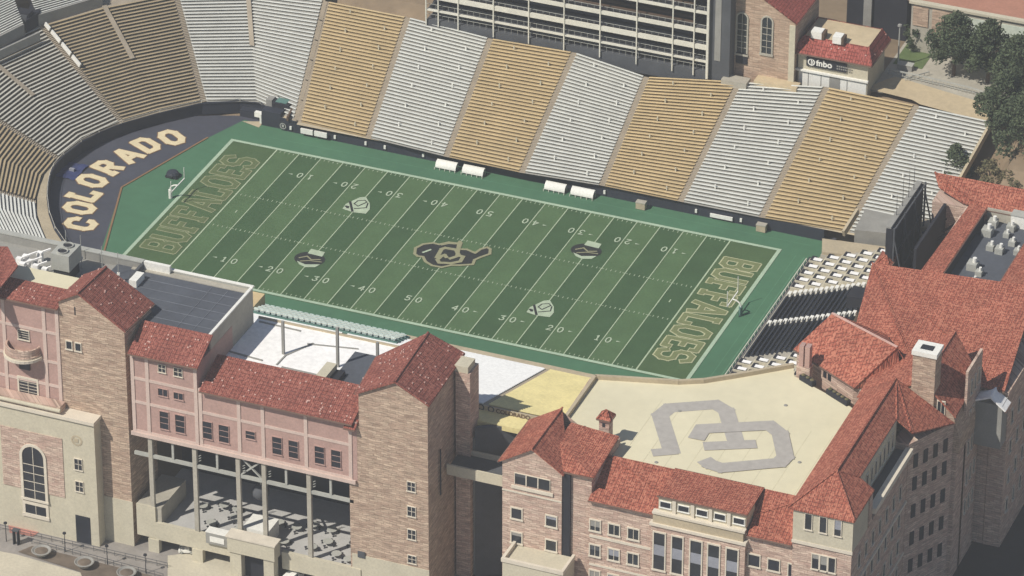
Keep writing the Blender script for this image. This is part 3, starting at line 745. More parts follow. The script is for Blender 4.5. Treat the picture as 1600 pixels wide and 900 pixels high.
MB().box(a.x-7.5, a.x-2.2, a.y+1.9, a.y+4.0, -.1, 1.4).build('ramp_wall', 'navy', r_)
MB().poly([(a.x-6.2, a.y+.1, .02), (a.x-2.2, a.y-1.0, .02), (a.x-2.2, a.y+1.6, .02)]).build('landing', 'ring', r_)
a = at(461, 175, 3); r_ = thing('stair_rail', 'curved dark rail at the foot of the first gold section by the tunnel', 'railing', (a.x, a.y, 2.5))
o = MB(); P = [at(x, y, 2.9) for x, y in ((457, 152), (458, 165), (455, 175), (449, 186))]
for p, q in zip(P[:-1], P[1:]): o.beam(p, q, .35, .9)
o.build('rail', 'brown', r_)
# ================================================================== BUILDINGS BEHIND THE FAR STAND
# white framed gallery
YG = 56.0
gb = thing('gallery_building', 'tall open seating gallery in white steel frame above the far stand', 'building', (1, YG, 15))
xl, xr = onY(667, 36, YG).x, onY(1104, 114, YG).x
zs = [onY(1082, v, YG).z for v in (108, 92, 70, 45, 16)]; zs.append(zs[-1]+3.6); zs.append(zs[-1]+3.6)
colx = [onY(v, w_, YG).x for v, w_ in ((667, 36), (686, 38), (717, 43), (772, 53), (827, 62), (882, 74), (938, 85), (995, 94), (1051, 104), (1084, 111))]
for i, z in enumerate(zs[1:]):
    th = (.35, .95, .75, .5, .6, .6)[i]
    MB().box(xl, xr, YG-.3, YG+.1, z-th/2, z+th/2).build('fascia_beam', 'steel', gb)
    MB().box(xl, xr, YG+.15, YG+12, z-.35, z-.05).build('deck', 'darkgrey', gb)
for i, z in enumerate(zs[:-1]):
    o = MB(); p = MB()
    for r in range(4):
        y0 = YG+1+r*1.3; o.box(xl+.3, xr-3, y0, y0+1.3, z-.05, z+.25+.35*r); p.box(xl+.6, xr-3.4, y0+.5, y0+.95, z+.3+.35*r, z+.8+.35*r)
    o.build('seating_step', 'dark', gb); p.build('seat_row', 'darkgrey' if i < 3 else 'brown', gb)
    o = MB()
    x = xl+.5
    while x < xr-.5: o.beam((x, YG+.3, z), (x, YG+.3, z+1.0), .05); x += 1.3
    o.beam((xl, YG+.3, z+1.05), (xr, YG+.3, z+1.05), .07); o.build('guard_rail', 'greymetal', gb)
for x in colx: MB().beam((x, YG-.35, zs[0]-1), (x, YG-.35, zs[-1]), .22).build('column', 'steel', gb)
x = xr+.2; MB().beam((x, YG-.35, zs[0]-1.2), (x, YG-.35, zs[-1]), .45).build('column', 'steel', gb)
MB().box(xl, xr, YG+8.5, YG+12, 12, zs[-1]).build('back_wall', 'dark', gb)
MB().box(xl, xr+.6, YG-.1, YG+9, 13.4, zs[0]).build('plinth', 'darkgrey', gb)
MB().box(xr+.35, xr+4.4, YG+.2, YG+16, 13, zs[-1]+1).build('stair_tower', 'darkgrey', gb, 'dark grey metal clad stair tower'); 
MB().box(xr+1.4, xr+2.6, YG+.1, YG+.2, 19, zs[-1]).build('louvre', 'grey', gb)
# brick gabled hall with arched windows
YA = 59.0
ab = thing('brick_hall', 'tan stone hall with red gabled roof and tall arched windows above the far stand', 'building', (39, YA, 16))
ax0, ax1 = onY(1146, 100, YA).x, onY(1240, 110, YA).x
zr = onY(1240, 35, YA).z
apx = onY(1172, -5, YA).x; apz = zr+ (ax1-apx)*.62
MB().add([(ax0, YA, 13), (ax1, YA, 13), (ax1, YA, zr), (apx, YA, apz), (ax0, YA, apz-.5), (ax0, YA+14, 13), (ax1, YA+14, 13), (ax1, YA+14, zr), (apx, YA+14, apz), (ax0, YA+14, apz-.5)],
         [(0, 1, 2, 3, 4), (9, 8, 7, 6, 5), (1, 6, 7, 2), (0, 4, 9, 5), (2, 7, 8, 3), (3, 8, 9, 4)]).build('wall', 'stone_far', ab)
roof(ab, 'roof', 'red_far', [(apx, YA-.5, apz+.3), (ax1+.6, YA-.5, zr+.1), (ax1+.6, YA+14.5, zr+.1), (apx, YA+14.5, apz+.3), (ax0-.6, YA-.5, apz-.3), (ax0-.6, YA+14.5, apz-.3)], [(0, 1, 2, 3), (4, 0, 3, 5)])
a, b = onY(1151, 93, YA), onY(1168, 22, YA); arched(ab, YA, a.x, b.x, a.z+1.5, b.z, 'glass', .3, 6, 'concrete')
a, b = onY(1190, 82, YA), onY(1207, 28, YA); arched(ab, YA, a.x, b.x, a.z, b.z, 'glass', .3, 5, 'concrete')
a, b = onY(1150, 97, YA), onY(1168, 84, YA); MB().box(a.x, b.x, YA-.25, YA+.05, a.z, b.z).build('door_panel', 'dark', ab)
MB().box(ax1-1.0, ax1+.15, YA-.3, YA-.01, 15, zr-.6).build('pilaster', 'cream', ab)
o = MB(); o.box(ax0+5.0, ax1+1.5, YA-2.6, YA-.02, 14.6, 16.1); o.build('planter_wall', 'landing', ab)
MB().box(ax0-1, ax0+4, YA-4.0, YA-1.5, 14.4, 15.9).build('step_block', 'concrete', ab)
# booth with the bank sign
YF = 60.5
fb = thing('ticket_booth', 'cream booth with red mansard roof and a black bank sign atop the far stand', 'booth', (51, YF, 16))
fx0, fx1 = onY(1246, 125, YF).x, onY(1355, 139, YF).x; zb = 15.2; ze = onY(1300, 88, YF).z; zt = ze+2.5
MB().box(fx0, fx1, YF, YF+10, zb-1, ze).build('wall', 'cream', fb)
zm = onY(1300, 117, YF).z
MB().box(fx0+.3, fx1-.2, YF-.12, YF-.01, zb-1, zm-.3).build('lower_panel', 'white', fb)
MB().box(fx0-.4, fx1+.2, YF-.5, YF-.0, zm-.15, zm+.2).build('ledge', 'white', fb)
a = onY(1297, 125, YF); MB().box(a.x-.1, a.x+2.0, YF-.2, YF-.0, zb-1, zm-.3).build('door', 'grey', fb)
for px in (1263, 1283, 1324): a = onY(px, 125, YF); MB().box(a.x-.06, a.x+.06, YF-.18, YF-.1, zb-1, zm-.2).build('post', 'grey', fb)
e = .9; i_ = 2.2
roof(fb, 'roof', 'red_far', [(fx0-e, YF-e, ze), (fx1+e, YF-e, ze), (fx1+e, YF+10.5, ze), (fx0-e, YF+10.5, ze), (fx0+.6, YF+i_-.6, zt), (fx1-.6, YF+i_-.6, zt), (fx1-.6, YF+9.5, zt), (fx0+.6, YF+9.5, zt)],
     [(0, 1, 5, 4), (1, 2, 6, 5), (3, 0, 4, 7), (2, 3, 7, 6)], guards=.10)
MB().box(fx0+.6, fx1-.6, YF+i_-.6, YF+9.5, zt-.9, zt-.15).build('flat_roof', 'landing', fb)
sa, sb = onY(1261, 92, YF), onY(1323, 110, YF)
sg = MB().box(sa.x, sb.x, YF-.35, YF-.05, ze-2.75, ze-.9).build('sign', 'dark', fb)
cz = ze-1.83
o = MB(); cx_ = sa.x+1.0
for i in range(24):
    t0, t1 = 6.28319*i/24, 6.28319*(i+1)/24; o.add([(cx_+.5*math.cos(t0), YF-.38, cz+.5*math.sin(t0)), (cx_+.5*math.cos(t1), YF-.38, cz+.5*math.sin(t1)), (cx_+.72*math.cos(t1), YF-.38, cz+.72*math.sin(t1)), (cx_+.72*math.cos(t0), YF-.38, cz+.72*math.sin(t0))], [(0, 3, 2, 1)])
o.box(cx_-.09, cx_+.09, YF-.39, YF-.36, cz-.6, cz+.6); o.box(cx_+.2, cx_+.34, YF-.395, YF-.37, cz-.3, cz+.3)
o.build('emblem', 'white', sg)
def text(body, size, mat, parent, name, loc, rx=math.pi/2, rz=0, ext=.02, bold=0.0):
    cu = bpy.data.curves.new(name, 'FONT'); cu.body = body; cu.size = size; cu.extrude = ext; cu.offset = bold
    ob = bpy.data.objects.new(name, cu); COL.objects.link(ob); dg = bpy.context.evaluated_depsgraph_get(); me = bpy.data.meshes.new_from_object(ob.evaluated_get(dg))
    bpy.data.objects.remove(ob); R_ = Matrix.Rotation(rz, 4, 'Z') @ Matrix.Rotation(rx, 4, 'X'); me.transform(R_)
    org = ORG.get(parent.name, Vector((0, 0, 0))); me.transform(Matrix.Translation(Vector(loc)-org)); me.materials.clear(); me.materials.append(M[mat])
    o2 = bpy.data.objects.new(name, me); COL.objects.link(o2); o2.parent = parent; return o2
text('fnbo', 1.75, 'white', sg, 'lettering', (cx_+.95, YF-.38, cz-.5), bold=.05)
o = MB()
for i in range(7): o.box(cx_+5.0+.42*i, cx_+5.3+.42*i, YF-.38, YF-.36, cz+.02, cz+.3); o.box(cx_+5.0+.42*i, cx_+5.28+.42*i, YF-.38, YF-.36, cz-.5, cz-.22)
o.build('small_print', 'grey', sg)
for (px, py, w_) in ((1280, 52, 2.6), (1312, 60, 2.2)):
    a = at(px, py, zt+.6); r_ = thing('rooftop_unit', 'pale air handling unit with dark end on the booth roof, '+('larger left one' if w_ > 2.5 else 'smaller right one'), 'air conditioner', (a.x, a.y, zt-.15), 'units on the booth roof')
    MB().box(a.x-w_/2, a.x+w_/2-.5, a.y-1, a.y+1, zt-.15, zt+1.3).build('casing', 'white', r_); MB().box(a.x+w_/2-.5, a.x+w_/2, a.y-1, a.y+1, zt-.15, zt+1.2).build('coil', 'brown', r_)
# dark block and building beyond at top right
r_ = thing('dark_building', 'dark windowless block rising behind the bank booth', 'building', (58, 84, 15)); MB().box(47.5, 59.5, 84, 96, 15, 25).build('wall', 'dark', r_); MB().box(51, 52.6, 83.4, 83.95, 15, 27).build('flue', 'grey', r_); MB().box(47.2, 59.8, 83.7, 96.2, 25.0, 25.4).build('parapet', 'darkgrey', r_)
YB = 80.5
bb = thing('panelled_hall', 'long low hall with pale panels, brick bay and orange roof beyond the trees', 'building', (80, YB, 15))
bx0 = onY(1422, 60, YB).x; zt2 = onY(1422, 2, YB).z-.2; zb2 = 15
MB().box(bx0, bx0+60, YB, YB+40, zb2, zt2).build('wall', 'concrete', bb)
roof(bb, 'roof', 'paint_red', [(bx0-1, YB+.8, zt2+.3), (bx0+61, YB+.8, zt2+.3), (bx0+61, YB+41, zt2+.5), (bx0-1, YB+41, zt2+.5)], [(0, 1, 2, 3)], .5)
MB().box(bx0+.4, bx0+3.4, YB-.2, YB-.01, zb2+6.0, zt2-.6).build('brick_bay', 'stone_far', bb); MB().box(bx0+4.2, bx0+9.6, YB-.25, YB-.01, zb2+4, zt2-.6).build('brick_bay', 'stone_far', bb)
M['mint'] = plain('mint', rgb(206, 214, 200), .04, .2)
for i in range(6): MB().box(bx0+10.4+7.4*i, bx0+17+7.4*i, YB-.12, YB-.01, zb2+2, zt2-1.0).build('panel', 'mint', bb)
for i in range(8): MB().box(bx0+9.7+7.4*i-.1, bx0+10.1+7.4*i+.1, YB-.4, YB-.14, zb2, zt2).build('pilaster', 'cream', bb)
MB().box(bx0-.4, bx0+62, YB-.5, YB+.7, zt2+.01, zt2+.5).build('cornice', 'cream', bb)
sheet('plaza_paving', [(59.6, 62), (120, 66), (120, 98), (59.6, 98)], 15.4, 'concrete')
sheet('lawn', [(60.2, 74), (66, 74), (66, 80.4), (60.2, 88)], 15.45, 'grass')
# landing above the last sections
q = [at(*p, 15.3) for p in ((1352, 140), (1425, 158), (1437, 165), (1552, 196), (1560, 170), (1400, 122), (1385, 126))]
struct('top_landing', MB().poly([(p.x, p.y, 15.6) for p in q][::1]), 'landing')
# railing along the landing
fr_ = thing('railing', 'pale metal railing along the plaza edge above the rightmost bleachers', 'railing', (70, 71, 15.3))
P = [at(*p, 16.7) for p in ((1388, 108), (1440, 119), (1480, 128), (1520, 138), (1556, 150))]
for p, q in zip(P[:-1], P[1:]):
    o = MB(); o.beam((p.x, p.y, 16.7), (q.x, q.y, 16.7), .22); o.beam((p.x, p.y, 15.9), (q.x, q.y, 15.9), .08)
    for i in range(7): t = i/7; o.beam((p.x+(q.x-p.x)*t, p.y+(q.y-p.y)*t, 15.2), (p.x+(q.x-p.x)*t, p.y+(q.y-p.y)*t, 16.7), .07)
    o.build('rail_panel', 'greymetal', fr_)
fr_ = thing('railing', 'thin pale railing leading back to the tree from the lamp pole', 'railing', (66, 74, 15.3))
P = [at(*p, 16.2) for p in ((1415, 122), (1452, 112))]
o = MB(); o.beam(P[0], P[1], .16)
for i in range(6): t = i/5; p = P[0]+(P[1]-P[0])*t; o.beam((p.x, p.y, 15.2), p, .07)
o.build('rail_panel', 'greymetal', fr_)
a = at(1403, 105, 15.4); r_ = thing('lamp_pole', 'tall pale lamp pole standing behind the bank booth', 'lamp', (a.x, a.y, 15.3))
MB().tube((a.x, a.y, 15.3), (a.x, a.y, 24.0), .18, .12).build('pole', 'greymetal', r_); MB().lathe((a.x, a.y, 24.0), [(.15, 0), (.45, .15), (.4, .5), (.1, .6)], 10).build('lamp_head', 'grey', r_)
a = at(1415, 108, 15.4); r_ = thing('utility_box', 'low grey cabinet beside the lamp pole', 'cabinet', (a.x, a.y, 15.3)); MB().box(a.x-1.4, a.x+1.4, a.y-.7, a.y+.7, 15.3, 16.5).build('body', 'grey', r_); MB().box(a.x-1.5, a.x+1.5, a.y-.8, a.y+.8, 16.5, 16.6).build('lid', 'greymetal', r_)
# ================================================================== TREES
def tree(px, py, zg, H, R, label, mat='leaf_dark', n=84, nl=95, seed=1, low=.14, group='trees on the right', name='pine_tree', ls=.38):
    random.seed(seed); a = at(px, py, zg); base = Vector((a.x, a.y, zg))
    r_ = thing(name, label, 'tree', tuple(base), group)
    t = MB(); tip = base+Vector((0, 0, H*.8)); t.tube(base, base+Vector((.1, 0, H*.45)), .32*H/10, .2*H/10); t.tube(base+Vector((.1, 0, H*.45)), tip, .2*H/10, .05)
    cl = []
    for i in range(n):
        z = low+(1-low)*random.random()**.9; th = random.random()*6.283; k = math.sin(math.pi*min(1, (z-low+.12)/(1.08-low)))**.6
        rr = R*k*random.uniform(.35, 1.0); c = base+Vector((rr*math.cos(th), rr*math.sin(th), H*z)); cl.append((c, random.uniform(.17, .30)*R))
        if i % 4 == 0: t.tube(base+Vector((0, 0, H*z*.75)), c, .09, .03, 5)
    t.build('trunk', 'brown', r_)
    o = MB()
    for c, cr in cl:
        for j in range(nl):
            v = Vector((random.gauss(0, 1), random.gauss(0, 1), random.gauss(0, .8))); v.normalize(); v *= cr*random.uniform(.45, 1.1); p = c+v
            d1 = Vector((random.uniform(-1, 1), random.uniform(-1, 1), random.uniform(-.6, .6))).normalized(); d2 = d1.cross(Vector((random.uniform(-1, 1), random.uniform(-1, 1), random.uniform(-1, 1)))).normalized()
            s_ = ls*random.uniform(.5, 1.1); o.poly([p-d1*s_, p-d2*s_*.5, p+d1*s_, p+d2*s_*.5])
    o.build('crown', mat, r_)
    return r_
tree(1490, 118, 15.3, 12.5, 5.0, 'tall dark pine behind the railing, leftmost of the row at the top right', seed=11, low=.32)
tree(1543, 130, 15.3, 12.5, 5.0, 'tall dark pine behind the railing, right beside the leftmost one', seed=12, low=.32)
tree(1592, 150, 15.3, 12.0, 5.4, 'dark pine at the right picture edge, farthest right of the upper row', seed=13)
tree(1568, 200, 15.0, 11, 5.2, 'big dark tree at the end of the beige landing', seed=14)
tree(1600, 250, 12.5, 12.5, 6.6, 'large dark tree on the slope at the right picture edge', seed=15)
tree(1492, 290, 6.0, 8.2, 3.6, 'small loose green tree in front of the rightmost silver bleachers', seed=16, n=46, nl=44, group=None)
tree(1545, 285, 11.0, 4.0, 3.6, 'dry brownish shrub on the slope below the beige landing', 'leaf_shrub', seed=17, n=24, nl=40, low=.1, group='shrubs on the slope', name='shrub')
tree(1585, 300, 11.0, 4.0, 3.8, 'dry brownish shrub on the slope under the big dark tree', 'leaf_shrub', seed=18, n=24, nl=40, low=.1, group='shrubs on the slope', name='shrub')
tree(1430, 75, 15.4, 5.5, 3.2, 'leafy bush on the lawn in front of the panelled hall', seed=19, n=22, nl=36, low=.1, group=None, name='bush')
# ================================================================== NEAR STAND
ns = thing('grandstand', 'near side bleacher stand half hidden behind the stone towers', 'grandstand', (10, -45, 0))
def nr(x, dx=0, top=-63): B = Vector((x, -33.4, 2.0)); return (B, Vector((x+dx, top, 2.0+.34*(-33.4-top))), True)
X0 = -24.0
cuts = [(-24, 0), (-4, 0), (14, 0), (32.6, .4), (46.5, 0)]
nrays = [nr(x, dx) for x, dx in cuts]
# order reversed so that rows face the field
def near_bleacher(root, rays, rows, styles):
    for (a, b, st_) in zip(rays[:-1], rays[1:], styles):
        tr, be = MB(), MB()
        for r in range(rows):
            def P(R_, fr): B, T, _ = R_; return B+(T-B)*((r+fr)/rows)
            xa, xb = P(a, 0).x+.5, P(b, 0).x-.5; y0, y1 = P(a, 0).y, P(a, 1).y; z0, z1 = P(a, 0).z, P(a, 1).z
            tr.box(xa, xb, y1, y0, z0-.5, z0); be.box(xa, xb, y1+(y0-y1)*.04, y1+(y0-y1)*.72, z0+.36, z0+.43)
        t = tr.build('seating_section', st_[0], root); be.build('bench_rows', st_[1], t)
    for (B, T, _) in rays:
        o = MB()
        for r in range(rows): p = B+(T-B)*(r/rows); q = B+(T-B)*((r+1)/rows); o.box(p.x-.55, p.x+.55, q.y, p.y, p.z-.5, p.z+.12)
        o.build('aisle_steps', 'aisle', root)
M['bench_w2'] = plain('bench_w2', rgb(240, 240, 238), .03, .2); M['tread_w2'] = plain('tread_w2', rgb(226, 225, 222), .05, .3); M['tread_y'] = plain('tread_y', rgb(196, 176, 110), .08, .3)
near_bleacher(ns, nrays, 38, [('tread_w2', 'bench_w2')]*3+[('tread_y', 'gold_panel')])
o = MB(); o.box(-24, 46.5, -33.4, -31.6, .6, 1.9); o.build('front_walkway', 'ring', ns)
o = MB(); o.box(-24, 46.5, -31.55, -31.2, -.1, 1.6); o.build('padded_wall', 'dark', ns)
# rear concourse of the near stand, gold strip and grey deck
zc = 2+.34*29.6
o = MB(); o.box(31.5, 46, -64.6, -63.1, zc-.5, zc+.05); o.build('rear_aisle', 'aisle', ns)
MB().box(31.6, 42, -68.3, -64.7, 11.2, 12.2).build('rear_seating', 'gold_panel', ns)
sg2 = thing('sign_rail', 'low tan rail with round emblem and block lettering between gold seating levels', 'sign', (38, -64.6, 12))
MB().box(32.2, 45.5, -64.9, -64.7, zc+.05, zc+1.0).build('rail_panel', 'ring', sg2)
o = MB()
for i, ch in enumerate('COLORADO'):
    x = 36.3+i*.92
text('COLORADO', 1.1, 'brown', sg2, 'lettering', (35.6, -64.95, zc+.15), bold=.03)
o = MB()
for cx2 in (32.9, 34.7):
    for i in range(16):
        t0, t1 = 6.28319*i/16, 6.28319*(i+1)/16; c0 = (cx2, zc+.6); o.add([(c0[0]+.38*math.cos(t0), -64.95, c0[1]+.38*math.sin(t0)), (c0[0]+.38*math.cos(t1), -64.95, c0[1]+.38*math.sin(t1)), (c0[0]+.62*math.cos(t1), -64.95, c0[1]+.62*math.sin(t1)), (c0[0]+.62*math.cos(t0), -64.95, c0[1]+.62*math.sin(t0))], [(0, 3, 2, 1)])
o.build('round_emblem', 'darkgrey', sg2)
# grey deck, diagonal dark wall, bridge
a, b, c = at(742, 668, 12.2), at(822, 645, 12.2), at(830, 648, 12.2)
rw = thing('retaining_wall', 'dark diagonal wall below the gold seats between tower and red pavilion', 'wall', (38, -70, -18))
MB().prism([(a.x, a.y), (46, b.y-.6), (46, b.y+.4), (a.x, a.y+1)], -18, 12.0).build('wall', 'darkgrey', rw)
MB().box(27, a.x, a.y+.5, -63, -18, 9.6).build('deck', 'grey', rw)
br_ = thing('footbridge', 'pale concrete footbridge joining the right stone tower and the red roofed pavilion', 'bridge', (37, -76, 5))
Yb = -76.0; p, q = onY(700, 724, Yb), onY(785, 742, Yb)
MB().box(31.35, 42.85, Yb, Yb+5, p.z-1.7, p.z-.9).build('deck', 'darkgrey', br_)
MB().box(31.35, 42.85, Yb-.35, Yb-.01, p.z-2.0, p.z).build('parapet', 'cream', br_); MB().box(31.35, 42.85, Yb+5.01, Yb+5.35, p.z-2.0, p.z).build('parapet', 'cream', br_)
# ================================================================== PRESS BOX BUILDING
YP = -84.0; ZG = -18.0
pb = thing('press_box_building', 'pink panelled press building with red tiled eaves and open steel framed bays', 'building', (-3, YP, ZG))
XL, XM, XR = -23.2, -10.7, 17.6
# stucco facade, upper part
def panelled(root, x0, x1, z0, z1, vx, hz, depth=14, y=YP):
    MB().box(x0, x1, y, y+depth, z0, z1).build('wall', 'stucco', root)
    o = MB()
    for x in vx: o.box(x-.32, x+.32, y-.14, y-.005, z0, z1)
    xs_ = sorted(vx)
    for z in hz:
        for a_, b_ in zip(xs_[:-1], xs_[1:]): o.box(a_+.32, b_-.32, y-.11, y-.005, z-.28, z+.28)
    o.build('trim_band', 'band', root)
panelled(pb, XL, XM, 5.6, 21.6, [XL+.35, -20.1, -11.1], [21.2, 16.5, 11.8, 6.0])
panelled(pb, XM+.02, 18.4, 5.6, 17.2, [-10.3, -3.2, 1.2, 9.1, 17.2], [16.8, 12.6, 6.0])
MB().box(XL-.2, XR+.6, YP-.5, YP-.15, 5.2, 5.9).build('cornice', 'band', pb)
for x0, x1, z0, z1, nb in ((-17.9, -16.6, 18.8, 20.3, (2, 2)), (-15.0, -13.5, 18.7, 20.3, (2, 2)), (-18.1, -16.4, 14.1, 15.5, (2, 1)), (-15.2, -13.5, 14.1, 15.4, (2, 1)), (-18, -16.4, 7.5, 11, (1, 3)), (-15.1, -13.4, 7.5, 11, (1, 3)),
                           (-10.0, -8.3, 7.5, 10.9, (1, 3)), (-7.0, -5.2, 7.5, 10.9, (1, 3)), (-2.0, -.3, 9.4, 10.9, (1, 2)), (2.9, 4.6, 7.5, 10.9, (1, 3)), (5.9, 7.6, 7.5, 10.9, (1, 3)), (10.7, 12.4, 7.5, 10.9, (1, 3)), (13.7, 15.4, 7.5, 10.9, (1, 3))):
    window(pb, 'y', YP, x0, x1, z0, z1, -1, nb, 'dglass', fw=.08, frame='stucco' if z0 < 17 else 'trim')
# tile eaves
roof(pb, 'roof', 'red_old', [(XL, YP-.9, 21.7), (XM+.5, YP-.9, 21.7), (XM+.5, -78.6, 24.7), (XL, -78.6, 24.7)], [(0, 1, 2, 3)], guards=.22)
roof(pb, 'roof', 'red_old', [(XM+.6, YP-.9, 17.3), (17.9, YP-.9, 17.3), (17.9, -77.2, 20.2), (XM+.6, -77.2, 20.2)], [(0, 1, 2, 3)], guards=.22)
roof(pb, 'roof', 'red_old', [(16.4, YP-1.0, 16.4), (18.5, YP-1.0, 16.4), (18.5, -83.3, 17.4), (16.4, -83.3, 17.4)], [(0, 1, 2, 3)])
# black roof with seams, its side wall down to the white deck
MB().box(-36, -11.0, -78.5, -61.6, 17, 24.0).build('upper_block', 'blackroof', pb)
MB().box(-11.0, -10.75, -78.5, -61.4, 10, 24.35).build('side_wall', 'concrete', pb); MB().box(-11.1, -10.6, -78.5, -61.4, 24.36, 24.6).build('coping', 'white', pb)
MB().box(-33.5, -11.0, -61.6, -61.2, 20, 24.5).build('front_parapet', 'greymetal', pb); MB().box(-33.5, -10.6, -61.7, -61.1, 24.5, 24.7).build('coping', 'white', pb)
MB().box(-33, -11.2, -63.0, -61.7, 24.0, 24.15).build('gutter', 'concrete', pb)
o = MB()
for i in range(5): y = -76+2.7*i; o.box(-32, -11.2, y, y+.08, 24.0, 24.06)
for x in (-17.5, -14.5): o.box(x, x+.08, -78, -63.5, 24.0, 24.07)
o.build('roof_seam', 'seam', pb)
# white membrane deck between the wings
MB().box(-10.75, 18.3, -77.3, -59.6, 15, 17.3).build('white_deck', 'membrane', pb)
MB().box(-10.7, 17, -59.6, -59.2, 15, 17.6).build('deck_edge', 'ring', pb)
o = MB()
for (x0, y0, x1, y1) in ((345, 545, 410, 563), (440, 573, 515, 590), (405, 502, 470, 517)):
    a, b = at(x0, y0, 17.4), at(x1, y1, 17.4); o.beam((a.x, a.y, 17.38), (b.x, b.y, 17.38), .35, .12)
for (x0, y0, x1, y1) in ((446, 555, 490, 536), (446, 555, 432, 570), (480, 537, 560, 545)):
    a, b = at(x0, y0, 17.4), at(x1, y1, 17.4); o.beam((a.x, a.y, 17.39), (b.x, b.y, 17.39), .3, .1)
o.build('deck_line', 'grey', pb)  # thin grey lines on the deck, some from the first mast's foot
a, b = at(500, 590, 18.5), at(560, 560, 18.5)
MB().prism([(7.6, -77), (9.4, -77), (9.4, -71.6), (7.6, -71.6)], 17.3, 19.6).build('roof_hatch', 'cream', pb); MB().box(9.42, 11, -77, -71.8, 17.3, 18.6).build('dark_hatch', 'dark', pb)
MB().box(9.4, 18.3, -77.2, -64, 17.3, 17.75).build('dark_roof', 'blackroof', pb)
for px, py, pt in ((443, 553, 502), (528, 573, 512), (590, 560, 535)):
    a = at(px, py, 17.3); t = onY(px, pt, a.y); MB().box(a.x-.22, a.x+.22, a.y-.22, a.y+.22, 17.3, t.z).build('mast', 'grey', pb)
for px, py in ((240, 505), (318, 505)):
    pass
# lower open bays
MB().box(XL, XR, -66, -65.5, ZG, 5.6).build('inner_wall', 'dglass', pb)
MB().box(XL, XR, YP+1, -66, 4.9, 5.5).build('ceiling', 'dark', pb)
MB().box(XL, XR, YP+.4, -66, -13.1, -12.5).build('floor', 'pave_grey', pb)
MB().box(XL, -18.6, YP+.2, -74, -12.5, -9.0).build('raised_floor', 'concrete', pb)
MB().box(XL, -19.6, YP-.2, YP+.2, -15.2, -8.9).build('parapet', 'cream', pb)
MB().box(-19.6, -2.6, YP-.3, YP+.35, -15.3, -11.9).build('parapet', 'cream', pb); MB().box(4.2, XR+1.2, YP-.3, YP+.35, -15.3, -11.9).build('parapet', 'cream', pb)
for x in (-20.0, -11.7, 11.3): MB().box(x-1.0, x+1.0, YP-.5, YP+.6, ZG, -15.32).build('pier', 'cream', pb)
for x in (-20.1, -11.8, -3.7, 1.1, 9.4):
    MB().box(x-.38, x+.38, YP-.1, YP+.5, -12.0, 5.3).build('column', 'concrete', pb)
for x in (-15.9, -7.6, 5.2, 13.4): MB().box(x-.2, x+.2, YP, YP+.3, 1.7, 5.2).build('short_post', 'greymetal', pb)
MB().box(XL, XR, YP+.02, YP+.4, 1.0, 1.65).build('cross_beam', 'greymetal', pb)
o = MB(); o.beam((-3.3, YP+.2, 1.6), (.7, YP+.2, 5.2), .3, .25); o.beam((.7, YP+.26, 1.6), (-3.3, YP+.26, 5.2), .3, .25); o.build('brace', 'greymetal', pb)
o = MB()
for x in (-11.2, -3.0, 1.8, 10.0):
    for k in range(3): o.beam((x+.25, YP-.1, 2.6+.5*k), (x+.75, YP-.25, 3.0+.5*k), .1)
o.build('light_bracket', 'greymetal', pb)
# portico in the middle
po = thing('entry_portico', 'cream stone entry portico with arched opening under the open bays', 'portico', (1, YP-3, ZG))
x0, x1 = -4.6, 3.6
MB().box(x0, x0+2.1, YP-2.4, YP-.6, ZG, -12.6).build('pier', 'cream', po); MB().box(x1-1.9, x1, YP-2.4, YP-.6, ZG, -12.6).build('pier', 'cream', po)
MB().box(x0-.3, x1+.3, YP-2.7, YP-.35, -12.6, -9.6).build('balcony', 'cream', po); MB().box(x0-.5, x1+.5, YP-2.9, YP-.32, -9.6, -9.3).build('cap', 'trim', po)
MB().box(x0+2.1, x1-1.9, YP-.9, YP-.7, ZG, -12.6).build('doorway', 'dark', po)
a = onY(344, 826, YP-.5); dsp = thing('display_case', 'long glazed display case with white panel on the parapet left of the portico', 'display', (a.x, YP-.6, -12))
MB().box(a.x-2.6, a.x+2.4, YP-.9, YP-.35, -13.2, -11.0).build('case', 'grey', dsp); MB().box(a.x-1.8, a.x+.9, YP-1.0, YP-.92, -12.7, -11.6).build('panel', 'white', dsp)
MB().box(a.x-2.7, a.x+2.5, YP-.9, YP+.9, -11.0, -10.9).build('top', 'white', dsp)
MB().box(-3.6, 1.2, YP+.7, YP+5.2, -12.5, -9.4).build('serving_counter', 'white', pb)
ml = thing('hanging_emblem', 'round grey ball ornament hanging in the middle open bay', 'ornament', (-1, YP+3, -2.4))
MB().lathe((-1, YP+3, -4.4), [(.2, 0), (1.0, .3), (1.5, 1.0), (1.5, 1.8), (1.0, 2.5), (.2, 2.8)], 14).build('ball', 'darkgrey', ml, smooth=True); MB().tube((-1, YP+3, -1.7), (-1, YP+3, 4.9), .05).build('cord', 'grey', ml)
